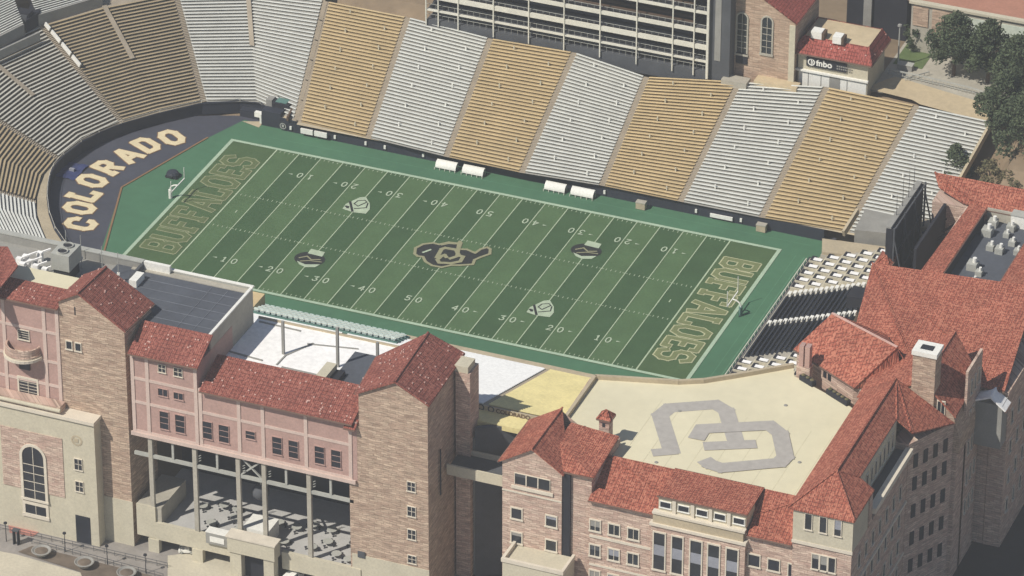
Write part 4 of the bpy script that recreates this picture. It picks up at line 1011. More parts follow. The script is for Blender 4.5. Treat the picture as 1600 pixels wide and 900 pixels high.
# furniture inside the bays
random.seed(5)
tb0 = None
pos = []
for i in range(40):
    x = random.uniform(-18, 16.5); y = random.uniform(-82.3, -74.5)
    if (-5.5 < x < 3 and y < -77) or x < -16.8 and y > -83: continue
    if any(abs(x-p[0]) < 2.3 and abs(y-p[1]) < 2.1 for p in pos): continue
    pos.append((x, y))
pos.sort()
desc = ['leftmost open bay', 'second open bay', 'third open bay', 'narrow middle bay', 'bay after the middle one', 'bay by right tower']
def bay(x):
    e_ = [-20.1, -11.8, -3.7, 1.1, 9.4]; return sum(1 for v in e_ if x > v)
cnt = {}
ordn = ['first', 'second', 'third', 'fourth', 'fifth', 'sixth', 'seventh', 'eighth', 'ninth']
for x, y in pos:
    bi = bay(x); cnt[bi] = cnt.get(bi, 0)+1
    lb = 'round terrace table, %s, %s from its left side' % (desc[bi], ordn[cnt[bi]-1])
    if tb0 is None:
        tb0 = thing('terrace_table', lb, 'table', (x, y, -12.5), 'terrace tables in the open bays')
        MB().lathe((x, y, -11.8), [(.85, 0), (.9, .04), (.9, .08), (.85, .1)], 12).build('tabletop', 'greymetal', tb0)
        MB().tube((x, y, -12.5), (x, y, -11.8), .1).build('pedestal', 'darkgrey', tb0)
        for t in range(4): cx3, cy3 = x+1.15*math.cos(t*1.571+.5), y+1.15*math.sin(t*1.571+.5); MB().lathe((cx3, cy3, -12.5), [(.2, 0), (.08, .1), (.08, .4), (.26, .44), (.26, .5)], 8).build('stool', 'dark', tb0)
    else: copy_tree(tb0, (x, y, -12.5), lb, random.random()*3)
# --- stone towers
def tower(label, V, base, name='stone_tower', matw='stone', zb=ZG, guards=.22, split=None, back=None):
    """V: FL, apexF, FR eave points, and BL, apexB, BR ; walls drop to zb"""
    FL, AF_, FR_, BL, AB, BR = [Vector(v) for v in V]
    t = thing(name, label, 'tower', ((FL.x+FR_.x)/2, FL.y, zb))
    o = MB(); vs = [(FL.x, FL.y, zb), (FR_.x, FR_.y, zb), (BR.x, BR.y, zb), (BL.x, BL.y, zb), FL, AF_, FR_, BR, AB, BL]
    o.add([tuple(v) for v in vs], [(0, 1, 6, 5, 4), (1, 2, 7, 6), (2, 3, 9, 8, 7), (3, 0, 4, 9)]); o.build('wall', matw, t)
    ex = .45; d = (AF_-AB).normalized()*ex
    ru = Vector((0, 0, .35))
    sl_ = (AF_-FL); sr = (FR_-AF_)
    l_ = FL-sl_.normalized()*.5; lb_ = BL-(AB-BL).normalized()*.5; r__ = FR_+sr.normalized()*.5; rb = BR+(BR-AB).normalized()*.5
    rf = roof(t, 'roof', 'red_old', [l_+d+ru, AF_+d+ru, r__+d+ru, lb_-d+ru, AB-d+ru, rb-d+ru], [(0, 1, 4, 3), (1, 2, 5, 4)], .3, guards)
    MB().beam(AF_+d+ru+Vector((0, 0, .05)), AB-d+ru+Vector((0, 0, .05)), .35, .2).build('ridge_tiles', 'red_old', rf)
    return t
zf = lambda px, py: onY(px, py, YP)
FL, AP, FRr = zf(91, 470), zf(123, 459), zf(194, 516)
AB = at(164, 421, AP.z); BR = at(236, 476, FRr.z); BL = FL+(AB-AP)
t1 = tower('left stone tower with lopsided red gable and paired arched windows', (FL, AP, FRr, BL, AB, BR), None)
MB().box(-31.0, FRr.x+.15, YP-.12, YP-.01, ZG, -8.9).build('plinth', 'cream', t1)
w1 = window(t1, 'y', YP, -35.1, -34.1, 19.4, 20.9, arch=True, fw=.14, mat='dglass', frame='trim'); window(t1, 'y', YP, -33.4, -32.4, 19.4, 20.9, arch=True, mat='dglass', fw=.14, frame='trim')
MB().box(-33.3, -33.1, YP-.06, YP-.01, 26.4, 28).build('slit', 'dark', t1)
FL, AP, FRr = zf(560, 614), zf(618, 597), zf(668, 632)
AB = at(668, 524, AP.z); BR = at(721, 554, FRr.z); BL = at(590, 560, FL.z)
BR = Vector((max(BR.x, 30.4), BR.y, BR.z))
t2 = tower('right stone tower with red gable and four small stacked windows', (FL, AP, FRr, BL, AB, BR), None)
MB().box(FL.x-1.6, FRr.x+.1, YP-.12, YP-.01, ZG, -9.0).build('plinth', 'cream', t2)
for zc_ in ((6.1, 7.9), (1.1, 3.0), (-3.5, -1.6), (-8.3, -6.8)): window(t2, 'y', YP, 27.5, 28.9, zc_[0], zc_[1], -1, (2, 2), 'dglass', fw=.1)
MB().box(16.9, FL.x+.01, YP+.02, YP+8, ZG, 16.5).build('wing_wall', 'stone', t2)
MB().box(18.3, 19.6, YP-.3, YP-.13, -9.4, -8.2).build('lamp_bracket', 'darkgrey', t2)
MB().box(31.0, 33.6, -71.5, -67.6, ZG, 23.0).build('rear_pier', 'stone_pink', t2); MB().box(30.8, 33.2, -71.4, -68.2, 23, 24.2).build('pier_cap', 'cream', t2)
MB().box(31.22, 31.34, -79, -78.6, 3, 12).build('slit', 'dark', t2)
# --- left wing with balcony (pink) and lower arched block
lw = thing('left_wing', 'pink panelled wing with curved balcony left of the left tower', 'building', (-45, YP, ZG))
panelled(lw, -58, -36.3, 6, 27.2, [-57, -46.9, -39.2, -36.7], [26.9, 21.8, 16.0, 11.3, 6.9], depth=6)
roof(lw, 'roof', 'red_old', [(-58.5, YP-.8, 27.3), (-36.2, YP-.8, 27.3), (-36.0, -80.0, 28.5), (-58.5, -80.0, 28.5)], [(0, 1, 2, 3)], guards=.2)
window(lw, 'y', YP, -44.2, -42.2, 19.3, 21.1, -1, (1, 4), 'glass', fw=.12); window(lw, 'y', YP, -44.6, -41.2, 8.3, 11.4, -1, (2, 5), 'dglass', fw=.3)
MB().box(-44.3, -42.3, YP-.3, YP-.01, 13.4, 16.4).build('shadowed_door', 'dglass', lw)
o = MB(); n = 14
for i in range(n):
    a0, a1 = math.pi*(1+i/n), math.pi*(1+(i+1)/n)
    for R, z0, z1 in ((3.3, 16.6, 17.2), (3.15, 17.2, 18.5)):
        c = (-43.4, YP-.0)
        P4 = [(c[0]+R*math.cos(a0), c[1]+R*math.sin(a0)*.9), (c[0]+R*math.cos(a1), c[1]+R*math.sin(a1)*.9), (c[0]+(R-.35)*math.cos(a1), c[1]+(R-.35)*math.sin(a1)*.9), (c[0]+(R-.35)*math.cos(a0), c[1]+(R-.35)*math.sin(a0)*.9)]
        o.prism(P4, z0, z1)
bal = o.build('balcony', 'stone_pink', lw)
o = MB(); o.prism([(-43.4+3.3*math.cos(math.pi*(1+i/n)), YP-.02+3.3*math.sin(math.pi*(1+i/n))*.9) for i in range(n+1)], 16.2, 16.9); o.build('balcony_floor', 'cream', bal)
o = MB()
for i in range(n):
    a0, a1 = math.pi*(1+i/n), math.pi*(1+(i+1)/n); o.beam((-43.4+3.4*math.cos(a0), YP+3.4*math.sin(a0)*.9, 16.5), (-43.4+3.4*math.cos(a1), YP+3.4*math.sin(a1)*.9, 16.5), .3, .5)
o.build('balcony_rim', 'trim', bal)
YL = -86.5
lb_ = thing('arched_block', 'cream block with tall arched window at the lower left corner', 'building', (-40, YL, ZG))
MB().box(-60, -29.4, YL, YP-.02, ZG, 6.8).build('wall', 'cream', lb_)
MB().box(-60, -29.2, YL-.4, YP-.01, 6.8, 7.4).build('cornice', 'trim', lb_); MB().box(-60, -35.8, YL+.2, YP-.2, 7.4, 8.7).build('parapet', 'stone_pink', lb_); MB().tube((-60, YL-.1, 8.2), (-35.6, YL-.1, 8.2), .35).build('coping', 'cream', lb_)
o = MB(); o.box(-47.4, -35.6, YL-.12, YL-.01, -9.4, 2.6); o.build('stone_panel', 'stone_pink', lb_)
MB().box(-60, -48.2, YL-.12, YL-.01, -6, 2.8).build('stone_panel', 'stucco', lb_)
arched(lb_, YL-.13, -43.4, -39.3, -11, -.3, 'dglass', .5, 5, 'trim'); window(lb_, 'y', YL, -43.4, -39.4, -14.3, -12.4, -1, (2, 1), 'dglass', fw=.5)
for z0, z1 in ((-3, -.8), (-7.4, -5.4)): window(lb_, 'y', YL, -33.4, -32, z0, z1, -1, (2, 2), 'dglass', fw=.09)
MB().box(-33.8, -31.0, YL-.06, YL-.01, ZG, -12.4).build('doorway', 'dglass', lb_)
o = MB()
for i in range(20):
    t0, t1 = 6.28319*i/20, 6.28319*(i+1)/20; o.add([(-32.8+.75*math.cos(t0), YL-.06, 2.9+.75*math.sin(t0)), (-32.8+.75*math.cos(t1), YL-.06, 2.9+.75*math.sin(t1)), (-32.8+1.05*math.cos(t1), YL-.06, 2.9+1.05*math.sin(t1)), (-32.8+1.05*math.cos(t0), YL-.06, 2.9+1.05*math.sin(t0))], [(0, 3, 2, 1)])
o.box(-33.3, -32.5, YL-.07, YL-.01, 2.5, 3.3); o.build('round_emblem', 'ring', lb_)
# roofs behind the left wing
rf_ = thing('left_roof_block', 'flat cream roof block with grey parapets left of the left tower', 'building', (-50, -72, 20))
MB().box(-62, -36.6, -79.4, -75.0, 20, 27.9).build('wall', 'cream_roof', rf_)
MB().box(-62, -31.0, -74.9, -62.3, 20, 23.6).build('lower_roof', 'grey', rf_)
MB().box(-62, -31.4, -62.3, -61.4, 20, 25.2).build('parapet', 'grey', rf_); MB().box(-62, -31.2, -62.4, -61.2, 25.2, 25.4).build('coping', 'greymetal', rf_)
MB().box(-31.4, -30.9, -67, -61.4, 22, 25.2).build('end_wall', 'darkgrey', rf_)
MB().box(-30.8, -29.4, -68.4, -65.2, 24.0, 25.3).build('white_box', 'white', pb); MB().box(-30.9, -26, -62.3, -61.65, 24.0, 25.6).build('white_upstand', 'white', pb)
roof(rf_, 'roof', 'red_old', [tuple(at(-40, 470, 29.6)), tuple(at(2, 447, 29.6)), tuple(at(28, 415, 31.5)), tuple(at(12, 385, 31.5)), tuple(at(-40, 385, 31.5))], [(0, 1, 2, 3, 4)], guards=.15)
o = MB()
for px, py in ((40, 400), (48, 408), (62, 395), (56, 415), (70, 420), (35, 412), (30, 404)): a = at(px, py, 25.4); o.box(a.x-.5, a.x+.5, a.y-.4, a.y+.4, 23.5, 25.6); o.beam((a.x, a.y, 25.4), (a.x+1.6, a.y+1.2, 25.9), .28)
o.build('duct', 'membrane', rf_)
c = at(100, 408, 29.0)
ac = thing('cooling_tower', 'large boxy grey cooling unit with two dark fans on the left roof', 'air conditioner', (c.x, c.y, 26))
cx4, cy4 = -43.6, -68.0
p0 = onY(80, 412, -70.0); p1 = onY(112, 425, -70.0)
X0_, X1_ = p0.x, p1.x+.6
ca = at(108.5, 426, 25.8); X1_ = ca.x; X0_ = X1_-3.5; yf_ = ca.y; zt5 = 25.8+3.1
MB().box(X0_, X1_, yf_, yf_+4.6, 25.8, zt5).build('casing', 'greymetal', ac); MB().box(X0_+.3, X1_-.3, yf_+.3, yf_+4.3, 23.6, 25.8).build('base', 'dark', ac)
for yy in (yf_+1.2, yf_+3.3):
    f = MB().lathe(((X0_+X1_)/2, yy, zt5), [(.95, 0), (1.0, .3), (.85, .3), (.8, .1)], 16).build('fan_shroud', 'greymetal', ac); MB().lathe(((X0_+X1_)/2, yy, zt5+.05), [(.75, 0), (.75, .08)], 14).build('fan', 'dark', f)
# antennas on the left roof
for px, py, top, lb in ((104, 395, 360, 'thin pale mast on the left roof, beside the cooling unit'), (127, 400, 368, 'lattice mast on the left roof, right behind the cooling unit'), (160, 420, 385, 'thin curved mast on the parapet, left of the left gable peak'), (185, 425, 395, 'short mast on the parapet, closest to the black roof')):
    a = at(px, py, 26); t = onY(px, top, a.y); r_ = thing('mast', lb, 'mast', (a.x, a.y, 26)); MB().tube((a.x, a.y, 23.6), (a.x, a.y, t.z), .09, .05, 6).build('pole', 'greymetal', r_); MB().box(a.x-.25, a.x+.25, a.y-.1, a.y+.1, 25.4, 25.9).build('clamp', 'white', r_)
# front seat rows below the press deck
fs = thing('chair_bank', 'bank of pale individual chairs at the front of the near stand beside the wing wall', 'seating', (-8, -36, 2))
ch0 = None
for r in range(4):
    y = -33.0-1.5*r; z = 2.2+.6*r
    MB().box(-22.2, 5.8, y-.8, y+.7, z-1.2, z).build('step', 'teal', fs); MB().beam((-22.1, y-.7, z+.9), (5.7, y-.7, z+.9), .06).build('row_rail', 'steel', fs)
    for k in range(25):
        x = -21.4+k*1.1
        if ch0 is None: ch0 = MB().box(x-.38, x+.38, y-.3, y+.32, z+.32, z+.44).box(x-.38, x+.38, y-.40, y-.30, z+.3, z+1.0).box(x-.06, x+.06, y-.1, y+.1, z, z+.32).build('chair', 'chair', fs); c0_ = (x, y, z)
        else: c = ch0.copy(); COL.objects.link(c); c.parent = fs; c.location = (x-c0_[0], y-c0_[1], z-c0_[2])
MB().box(-25.5, -22.4, -38, -32, 2, 4.4).build('gold_side_bank', 'bench_g', fs)
# ================================================================== RIGHT FRONT BUILDING
YR = -80.0; ZR = 9.7
rb_ = thing('stone_athletic_building', 'large pink stone building with wide cream flat roof framed by red tiles', 'building', (75, YR, ZG))
# cream roof following the bowl on the field side
cp_ = [at(*p, 12.0) for p in ((930, 592), (965, 594), (1010, 597), (1060, 600), (1100, 598), (1150, 590), (1195, 582), (1240, 574))]
outline = [(55.5, -71.5), (93.0, -71.5), (93.6, -42.5), (90.2, -40.2), (78.2, -34.5)]+[(p.x, p.y) for p in cp_[::-1]]+[(47.5, -60), (47.5, -66)]
MB().prism(outline, -2, 12.0).build('flat_roof_block', 'cream_roof', rb_)
o = MB(); cc = [(47.2, -66), (47.2, -60)]+[(p.x, p.y) for p in cp_]
for p, q in zip(cc[:-1], cc[1:]): o.beam((p[0], p[1], 12.35), (q[0], q[1], 12.35), .55, .9)
o.build('parapet', 'ring', rb_)
o = MB(); a, b = at(930, 592, 12), at(893, 646, 12); o.beam((a.x-.4, a.y, 11.4), (b.x-.4, b.y, 11.4), 1.1, 1.0); o.build('side_parapet', 'stone_pink', rb_)
o = MB()
for i in range(9): x = 60+3.8*i; o.box(x, x+.07, -70.5, -50, 12.0, 12.02)
o.build('roof_seam', 'roof_seam', rb_)
for x, y in ((64, -52.5), (80, -44), (88, -60), (66, -69)): MB().lathe((x, y, 12.0), [(.35, 0), (.3, .12), (.1, .14)], 10).build('roof_drain', 'grey', rb_)
# interlocking monogram painted on the roof
o = MB()
def rs(pts, w_, z, cl=False): line_tr(o, pts, w_, z, 0, 0, 1, cl)
def at12(pts):  return [at(px, py, 12) for px, py in pts]
def roofline(pts, w_, z):
    P = at12(pts)
    for i, (a, b) in enumerate(zip(P[:-1], P[1:])):
        d = (b-a).normalized(); n_ = Vector((-d.y, d.x, 0))*w_/2; e = d*w_*.30; zz = z+.004*i
        V = [a-n_-e, b-n_+e, b+n_+e, a+n_-e]; o.poly([(v.x, v.y, zz) for v in V])
def cq(*p): return [(800+x/1.714, 375+y/1.714) for x, y in p]
roofline(cq((427, 566), (397, 470), (422, 450), (545, 441), (574, 458), (598, 535)), 2.9, 12.03)
roofline(cq((385, 570), (432, 566)), 2.2, 12.09)
roofline(cq((525, 553), (642, 548)), 2.6, 12.11)
roofline(cq((497, 528), (510, 507), (690, 498), (718, 520), (732, 582), (716, 598), (560, 612), (530, 602), (522, 596)), 2.9, 12.13)
o.build('roof_monogram', 'logo_grey', rb_)
# main front wall
MB().box(58.5, 103.9, YR, YR+9, ZG, ZR).build('wall', 'stone_pink', rb_)
o = MB(); o.box(58.5, 69.4, YR-.15, YR-.01, 2.2, 2.7); o.box(58.5, 69.4, YR-.12, YR-.01, -3.4, -3.0); o.build('string_course', 'trim', rb_)
for zz in ((3.6, 5.6), (-1.4, .7), (-6.4, -4.4)):
    for x0, x1 in ((58.5, 60.4), (61.8, 63.8), (65.2, 67.2)): window(rb_, 'y', YR, x0+.15, x1-.05, zz[0], zz[1], -1, (2, 1), 'glass', fw=.2)
for x0, x1, z0, z1 in ((86.4, 88.3, 3.6, 5.8), (89.8, 91.7, 3.6, 5.7), (93.3, 94.5, 3.2, 5.6)): window(rb_, 'y', YR, x0, x1, z0, z1, -1, (1, 1), 'dglass', fw=.18)
# projecting centre bay with five tall windows and a loggia strip above
MB().box(69.6, 86.0, YR-.9, YR-.01, ZG, 7.9).build('centre_bay', 'stone_pink', rb_)
MB().box(69.4, 86.2, YR-1.2, YR-.02, 7.9, 8.4).build('bay_ledge', 'trim', rb_); MB().box(69.9, 85.6, YR-.85, YR-.02, 8.4, 10.2).build('loggia_wall', 'ring', rb_); MB().box(69.8, 85.9, YR-1.1, YR-.01, 10.2, 10.6).build('ledge', 'trim', rb_)
for x0, x1 in ((70.2, 72.1), (73.4, 75.2), (76.6, 78.5), (79.7, 81.6), (82.9, 84.8)):
    f = window(rb_, 'y', YR-.9, x0, x1, -.6, 6.6, -1, (1, 1), 'glass', fw=.22); MB().box(x0+.02, x1-.02, YR-1.0, YR-.95, 2.2, 4.2).build('blind', 'blind', f)
MB().box(70.6, 85.8, YR-.2, YR+4, 10.6, 13.2).build('dormer', 'cream', rb_); MB().box(70.4, 86.0, YR-.5, YR-.21, 13.2, 13.45).build('dormer_trim', 'trim', rb_); roof(rb_, 'dormer_roof', 'red_new', [(70.4, YR-.45, 13.5), (86.0, YR-.45, 13.5), (86.0, -72.0, 13.75), (70.4, -72.0, 13.75)], [(0, 1, 2, 3)], .2)
for x0 in (70.95, 74.1, 77.3, 80.4, 83.7): window(rb_, 'y', YR-.2, x0, x0+1.8, 11.3, 12.4, -1, (1, 1), 'dglass', fw=.1, frame='white')
for x in (73.4, 76.6, 79.7, 82.9): MB().box(x-.3, x+.3, YR-.5, YR-.22, 10.6, 13.1).build('pilaster', 'trim', rb_)
# tile parapet
yr = -71.8; zr_ = 13.4
roof(rb_, 'roof', 'red_new', [(58.4, YR-.6, ZR), (70.4, YR-.6, ZR), (70.4, -76.9, 11.4), (86.1, -76.9, 11.4), (86.1, YR-.6, ZR), (93.8, YR-.6, ZR), (93.8, yr, zr_), (58.4, yr, zr_)],
     [(0, 1, 2, 7), (2, 3, 6, 7), (3, 4, 5, 6)], .25)
roof(rb_, 'roof_back', 'red_new', [(58.4, yr+.02, zr_), (93.2, yr+.02, zr_), (93.2, yr+1.3, 12.1), (58.4, yr+1.3, 12.1)], [(0, 1, 2, 3)], .2)
# corner tower with long red ridge roof
XE = 104.0
ct = thing('corner_wing', 'red hip roofed wing with cream corner block and shaded east wall', 'building', (99, YR, ZG))
MB().box(93.9, XE, YR-.35, -51.1, ZG, 10.6).build('wall', 'stone_pink', ct)
MB().box(93.9, XE+.1, YR-.5, -72.6, 10.6, 16.9).build('corner_block', 'cream', ct)
MB().box(93.9, 94.3, -72.6, -42, 10.6, 16.7).build('inner_wall', 'cream', ct)
MB().box(93.8, XE+.2, YR-.62, YR-.52, 10.3, 10.9).build('string_course', 'trim', ct)
for x0, x1 in ((96.0, 97.1), (98.5, 99.6), (101, 102.1)): window(ct, 'y', YR-.5, x0, x1, 13.4, 16.4, -1, (1, 1), 'glass', fw=.12)
for x0, x1 in ((97.4, 98.5), (98.8, 99.9), (100.2, 101.3)): window(ct, 'y', YR-.35, x0, x1, 6.0, 8.8, -1, (1, 1), 'dglass', fw=.15)
for x0, x1 in ((97.4, 98.5), (98.8, 99.9), (100.2, 101.3)): window(ct, 'y', YR-.35, x0, x1, .5, 3.0, -1, (1, 1), 'dglass', fw=.15)
V = [(93.1, YR-.9, 17), (104.4, YR-.9, 17), (104.4, -42, 17), (93.1, -41.8, 17), (98.7, -73.5, 21), (98.7, -42.6, 21)]
A1 = (104.4, -70.6, 17); A2 = (101.8, -70.6, 18.8); A3 = (101.8, -51.5, 18.8); A4 = (104.4, -51.5, 17)
V += [A1, A2, A3, A4, (104.7, -51.4, 16.7), (109.2, -42.2, 14.4), (104.4, -42.0, 17)]
roof(ct, 'roof', 'red_new', V, [(0, 1, 4), (0, 4, 5, 3), (1, 6, 7, 4), (4, 7, 8, 5), (8, 9, 5), (9, 10, 5), (10, 11, 5)], .25)
MB().beam((98.7, -73.5, 21.12), (98.7, -42.6, 21.12), .35, .2).build('ridge_tiles', 'red_new', ct); MB().beam((98.7, -73.5, 21.08), (104.4, YR-.9, 17.1), .3, .2).build('hip_tiles', 'red_new', ct); MB().beam((98.7, -73.5, 21.08), (93.1, YR-.9, 17.1), .3, .2).build('hip_tiles', 'red_new', ct)
MB().box(101.6, 101.9, -70.4, -51.6, 13.2, 18.6).build('dormer_wall', 'cream', ct)
for i in range(8): y = -69.6+2.2*i; window(ct, 'x', 101.9, y, y+1.0, 14.5, 17.2, 1, (1, 1), 'dglass', fw=.12)
MB().box(103.6, 104.9, -71.0, -51.2, 12.6, 13.6).build('gutter_parapet', 'trim', ct); MB().box(101.9, 103.6, -71.0, -51.2, 12.2, 12.9).build('terrace_floor', 'darkgrey', ct)
MB().box(XE-.1, XE+.3, -72.5, -71.0, 10.6, 16.8).build('wall_return', 'stone_pink', ct); MB().prism([(101.5, -51.2), (104.1, -51.2), (108.9, -41.6), (101.5, -41.6)], ZG, 14.2).build('wall', 'stone_pink', ct)
for zz in (5.5, 0, -5.5, -11):
    y = -77
    while y < -53: window(ct, 'x', XE, y, y+1.1, zz, zz+2.6, 1, (1, 1), 'dglass', fw=.12); y += 3.6
for zz in (9.0, 4.5, -1, -6.5, -12):
    for t in (.12, .34, .56, .78):
        p = Vector((104.1+4.8*t, -51.2+9.6*t, 0)); d_ = Vector((4.8, 9.6, 0)).normalized(); n_ = Vector((d_.y, -d_.x, 0))*.12; q = p+d_*1.0
        MB().prism([(p.x-n_.x*.2, p.y-n_.y*.2), (p.x+n_.x, p.y+n_.y), (q.x+n_.x, q.y+n_.y), (q.x-n_.x*.2, q.y-n_.y*.2)], zz, zz+2.6).build('window', 'dglass', ct)
MB().box(XE+.02, XE+.3, -79.9, -51.4, 2.8, 3.3).build('string_course', 'trim', ct); MB().box(XE+.02, XE+.25, -79.9, -51.4, -7.4, -7.0).build('string_course', 'trim', ct)
# gabled pavilion at the left of this building
pv = thing('gabled_pavilion', 'stone pavilion with small red cross gable beside the footbridge', 'building', (48, YR, ZG))
MB().add([(42.9, YR, ZG), (53.5, YR, ZG), (53.5, YR, 13.3), (48.3, YR, 16.8), (42.9, YR, 13.5), (42.9, -67, ZG), (53.5, -67, ZG), (53.5, -67, 13.3), (48.3, -67, 16.8), (42.9, -67, 13.5)],
         [(0, 1, 2, 3, 4), (9, 8, 7, 6, 5), (1, 6, 7, 2), (0, 4, 9, 5)]).build('wall', 'stone_pink', pv)
MB().box(53.6, 58.2, YR+.7, -66.5, ZG, 13.2).build('side_wing', 'stone_pink', pv); MB().box(58.2, 58.5, YR+.7, -66.2, 5, 13.4).build('side_wall', 'stone_pink', pv)
MB().box(53.52, 54.9, YR+.2, YR+.68, ZG, 13.2).build('notch_shade', 'dark', pv)  # dark panel standing in for the shade inside the notch
roof(pv, 'roof', 'red_new', [(42.3, YR-.5, 13.4), (48.3, YR-.5, 17.2), (54.0, YR-.5, 13.4), (42.3, -66.6, 13.4), (48.3, -66.6, 17.2), (54.0, -78.6, 13.4), (52.6, -70.5, 16.6), (50.2, -72.5, 17.0)], [(0, 1, 4, 3), (1, 2, 5, 4)], .25)
roof(pv, 'roof', 'red_new', [(53.7, YR+.2, 13.7), (59.0, YR+.2, 13.7), (59.0, -68.0, 14.9), (50.4, -68.0, 15.6), (50.4, -74, 15.6)], [(0, 1, 2, 3, 4)], .25)
for x0, x1 in ((45.2, 47.1), (47.3, 49.2), (49.4, 51.4)): window(pv, 'y', YR, x0, x1, 9.4, 11.5, -1, (1, 1), 'glass', fw=.1, sill=False)
MB().box(44.6, 52, YR-.25, YR-.01, 8.5, 9.1).build('sill_band', 'trim', pv); MB().box(42.9, 53.5, YR-.12, YR-.01, 7.6, 7.9).build('string_course', 'trim', pv)
for zz in (2.5, -2.3, -7.2):
    for x0 in (44.6, 50.8): window(pv, 'y', YR, x0, x0+1.8, zz, zz+2.0, -1, (1, 1), 'glass', fw=.2)
tu = thing('chimney', 'small stone chimney with tiled cap on the edge of the cream roof by the pavilion', 'chimney', (56.2, -66.3, 12))
MB().box(55.1, 56.9, -67.3, -65.5, 12, 17.2).build('shaft', 'stone_pink', tu); MB().box(55.7, 56.2, -67.36, -67.31, 15.6, 16.3).build('vent', 'dark', tu)
roof(tu, 'cap', 'red_new', [(54.8, -67.6, 17.1), (57.2, -67.6, 17.1), (57.2, -65.2, 17.1), (54.8, -65.2, 17.1), (56, -66.4, 18.4)], [(0, 1, 4), (1, 2, 4), (2, 3, 4), (3, 0, 4)], .15)
# low entrance box at the bottom
a, b = onY(800, 868, YR-5), onY(870, 885, YR-5)
eb = thing('entrance_canopy', 'flat cream canopy box at the foot of the pavilion', 'canopy', (47, YR-4, ZG))
MB().box(a.x-1.5, b.x+1.2, YR-5.5, YR-.02, ZG, a.z-1.2).build('wall', 'cream', eb)
o = MB(); zt_ = a.z-1.2
o.box(a.x-1.7, b.x+1.4, YR-5.7, YR-5.2, zt_, zt_+.7); o.box(a.x-1.7, a.x-1.2, YR-5.2, YR-.1, zt_, zt_+.7); o.box(b.x+.9, b.x+1.4, YR-5.2, YR-.1, zt_, zt_+.7); o.build('rim', 'trim', eb)
# ================================================================== RIGHT REAR BUILDINGS
rr = thing('red_roof_hall', 'big red tiled hall roof right of the field with a sunken grey plant deck', 'building', (97, -10, 0))
# P3 large slope towards the camera, hip on the left
def W(px, py, z): p = at(px, py, z); return (p.x, p.y, p.z)
roof(rr, 'roof', 'red_new', [(81.6, -3.2, 18.2), (111.5, -3.2, 20), (113.8, -28.8, 14), (98.6, -29.0, 14.0), (96, -26, 14.6), (84, -20, 14.0)], [(0, 1, 2, 3, 4, 5)][:0] or [(0, 1, 2), (0, 2, 3), (0, 3, 4), (0, 4, 5)], .3)
MB().prism([(82, -4), (111.3, -4), (111.3, -28), (98, -28), (84, -19.5)], ZG, 13.3).build('wall', 'stone_pink', rr)
roof(rr, 'roof', 'red_new', [(90.3, -3.0, 18.3), (94.2, -3.0, 18.3), (94.4, 22.8, 18.3), (91.4, 22.8, 18.6)], [(0, 1, 2, 3)], .3)
MB().box(90.6, 94.0, -3, 22.6, 2, 17.8).build('wall', 'stone_pink', rr); MB().box(94.0, 94.2, -3, 22.6, 12, 18.0).build('shaded_well_wall', 'dark', rr)  # shade on the well's left side is put into its dark colour
MB().box(94.2, 104.5, -3.0, 23.4, 2, 15.6).build('plant_deck', 'blackroof', rr)
roof(rr, 'roof', 'red_new', [(104.3, -3, 18.3), (118, -3, 19), (118, 24, 19), (104.3, 24, 18.3)], [(0, 1, 2, 3)], .3)
roof(rr, 'roof', 'red_new', [(82.8, 28.6, 20.2), (118, 28.6, 20.2), (118, 23.6, 17.6), (93.4, 23.6, 17.6), (89.5, 24.2, 17.8), (84.4, 26.2, 18.8)], [(0, 1, 2, 3), (0, 3, 4), (0, 4, 5)], .3)
MB().box(84, 118, 23.9, 28.2, 2, 17.0).build('wall', 'stone_pink', rr); MB().box(94.4, 118, 23.5, 23.85, 12, 17.9).build('parapet', 'concrete', rr)
random.seed(9)
for i, (px, py, sz) in enumerate(((1552, 348, 1.3), (1543, 362, 1.5), (1580, 355, 1.2), (1573, 365, .9), (1582, 378, 1.0), (1548, 385, 1.1), (1562, 390, 1.2), (1520, 415, 1.5), (1530, 425, 1.0), (1522, 438, .9), (1590, 392, 1.0))):
    a = at(px, py, 16.2); lbs = ['at the far end of the deck', 'big one near the far end', 'near the right picture edge', 'small, near the right picture edge', 'beside the right tiled edge', 'in the middle of the deck', 'right of the middle one', 'big one towards the near end', 'at the near end, right one', 'nearest to the red slope', 'tucked against the right tiled edge']
    r_ = thing('rooftop_unit', 'grey mechanical unit on the sunken plant deck, '+lbs[i], 'air conditioner', (a.x, a.y, 15.6), 'units on the plant deck')
    MB().box(a.x-sz*.6, a.x+sz*.6, a.y-sz*.7, a.y+sz*.7, 15.6, 15.6+sz*.9).build('casing', 'greymetal', r_); MB().tube((a.x+sz*.2, a.y, 15.6+sz*.9), (a.x+sz*.2, a.y, 15.9+sz*1.3), .25*sz).build('vent_pipe', 'white', r_)
a = at(1592, 342, 17); r_ = thing('rooftop_unit', 'white box unit at the far right corner of the plant deck', 'air conditioner', (a.x, a.y, 15.6)); MB().box(a.x-1.2, a.x+2, a.y-1, a.y+1, 15.6, 18).build('casing', 'white', r_); MB().box(a.x-1.3, a.x+2.1, a.y-1.1, a.y+1.1, 18, 18.15).build('lid', 'greymetal', r_)
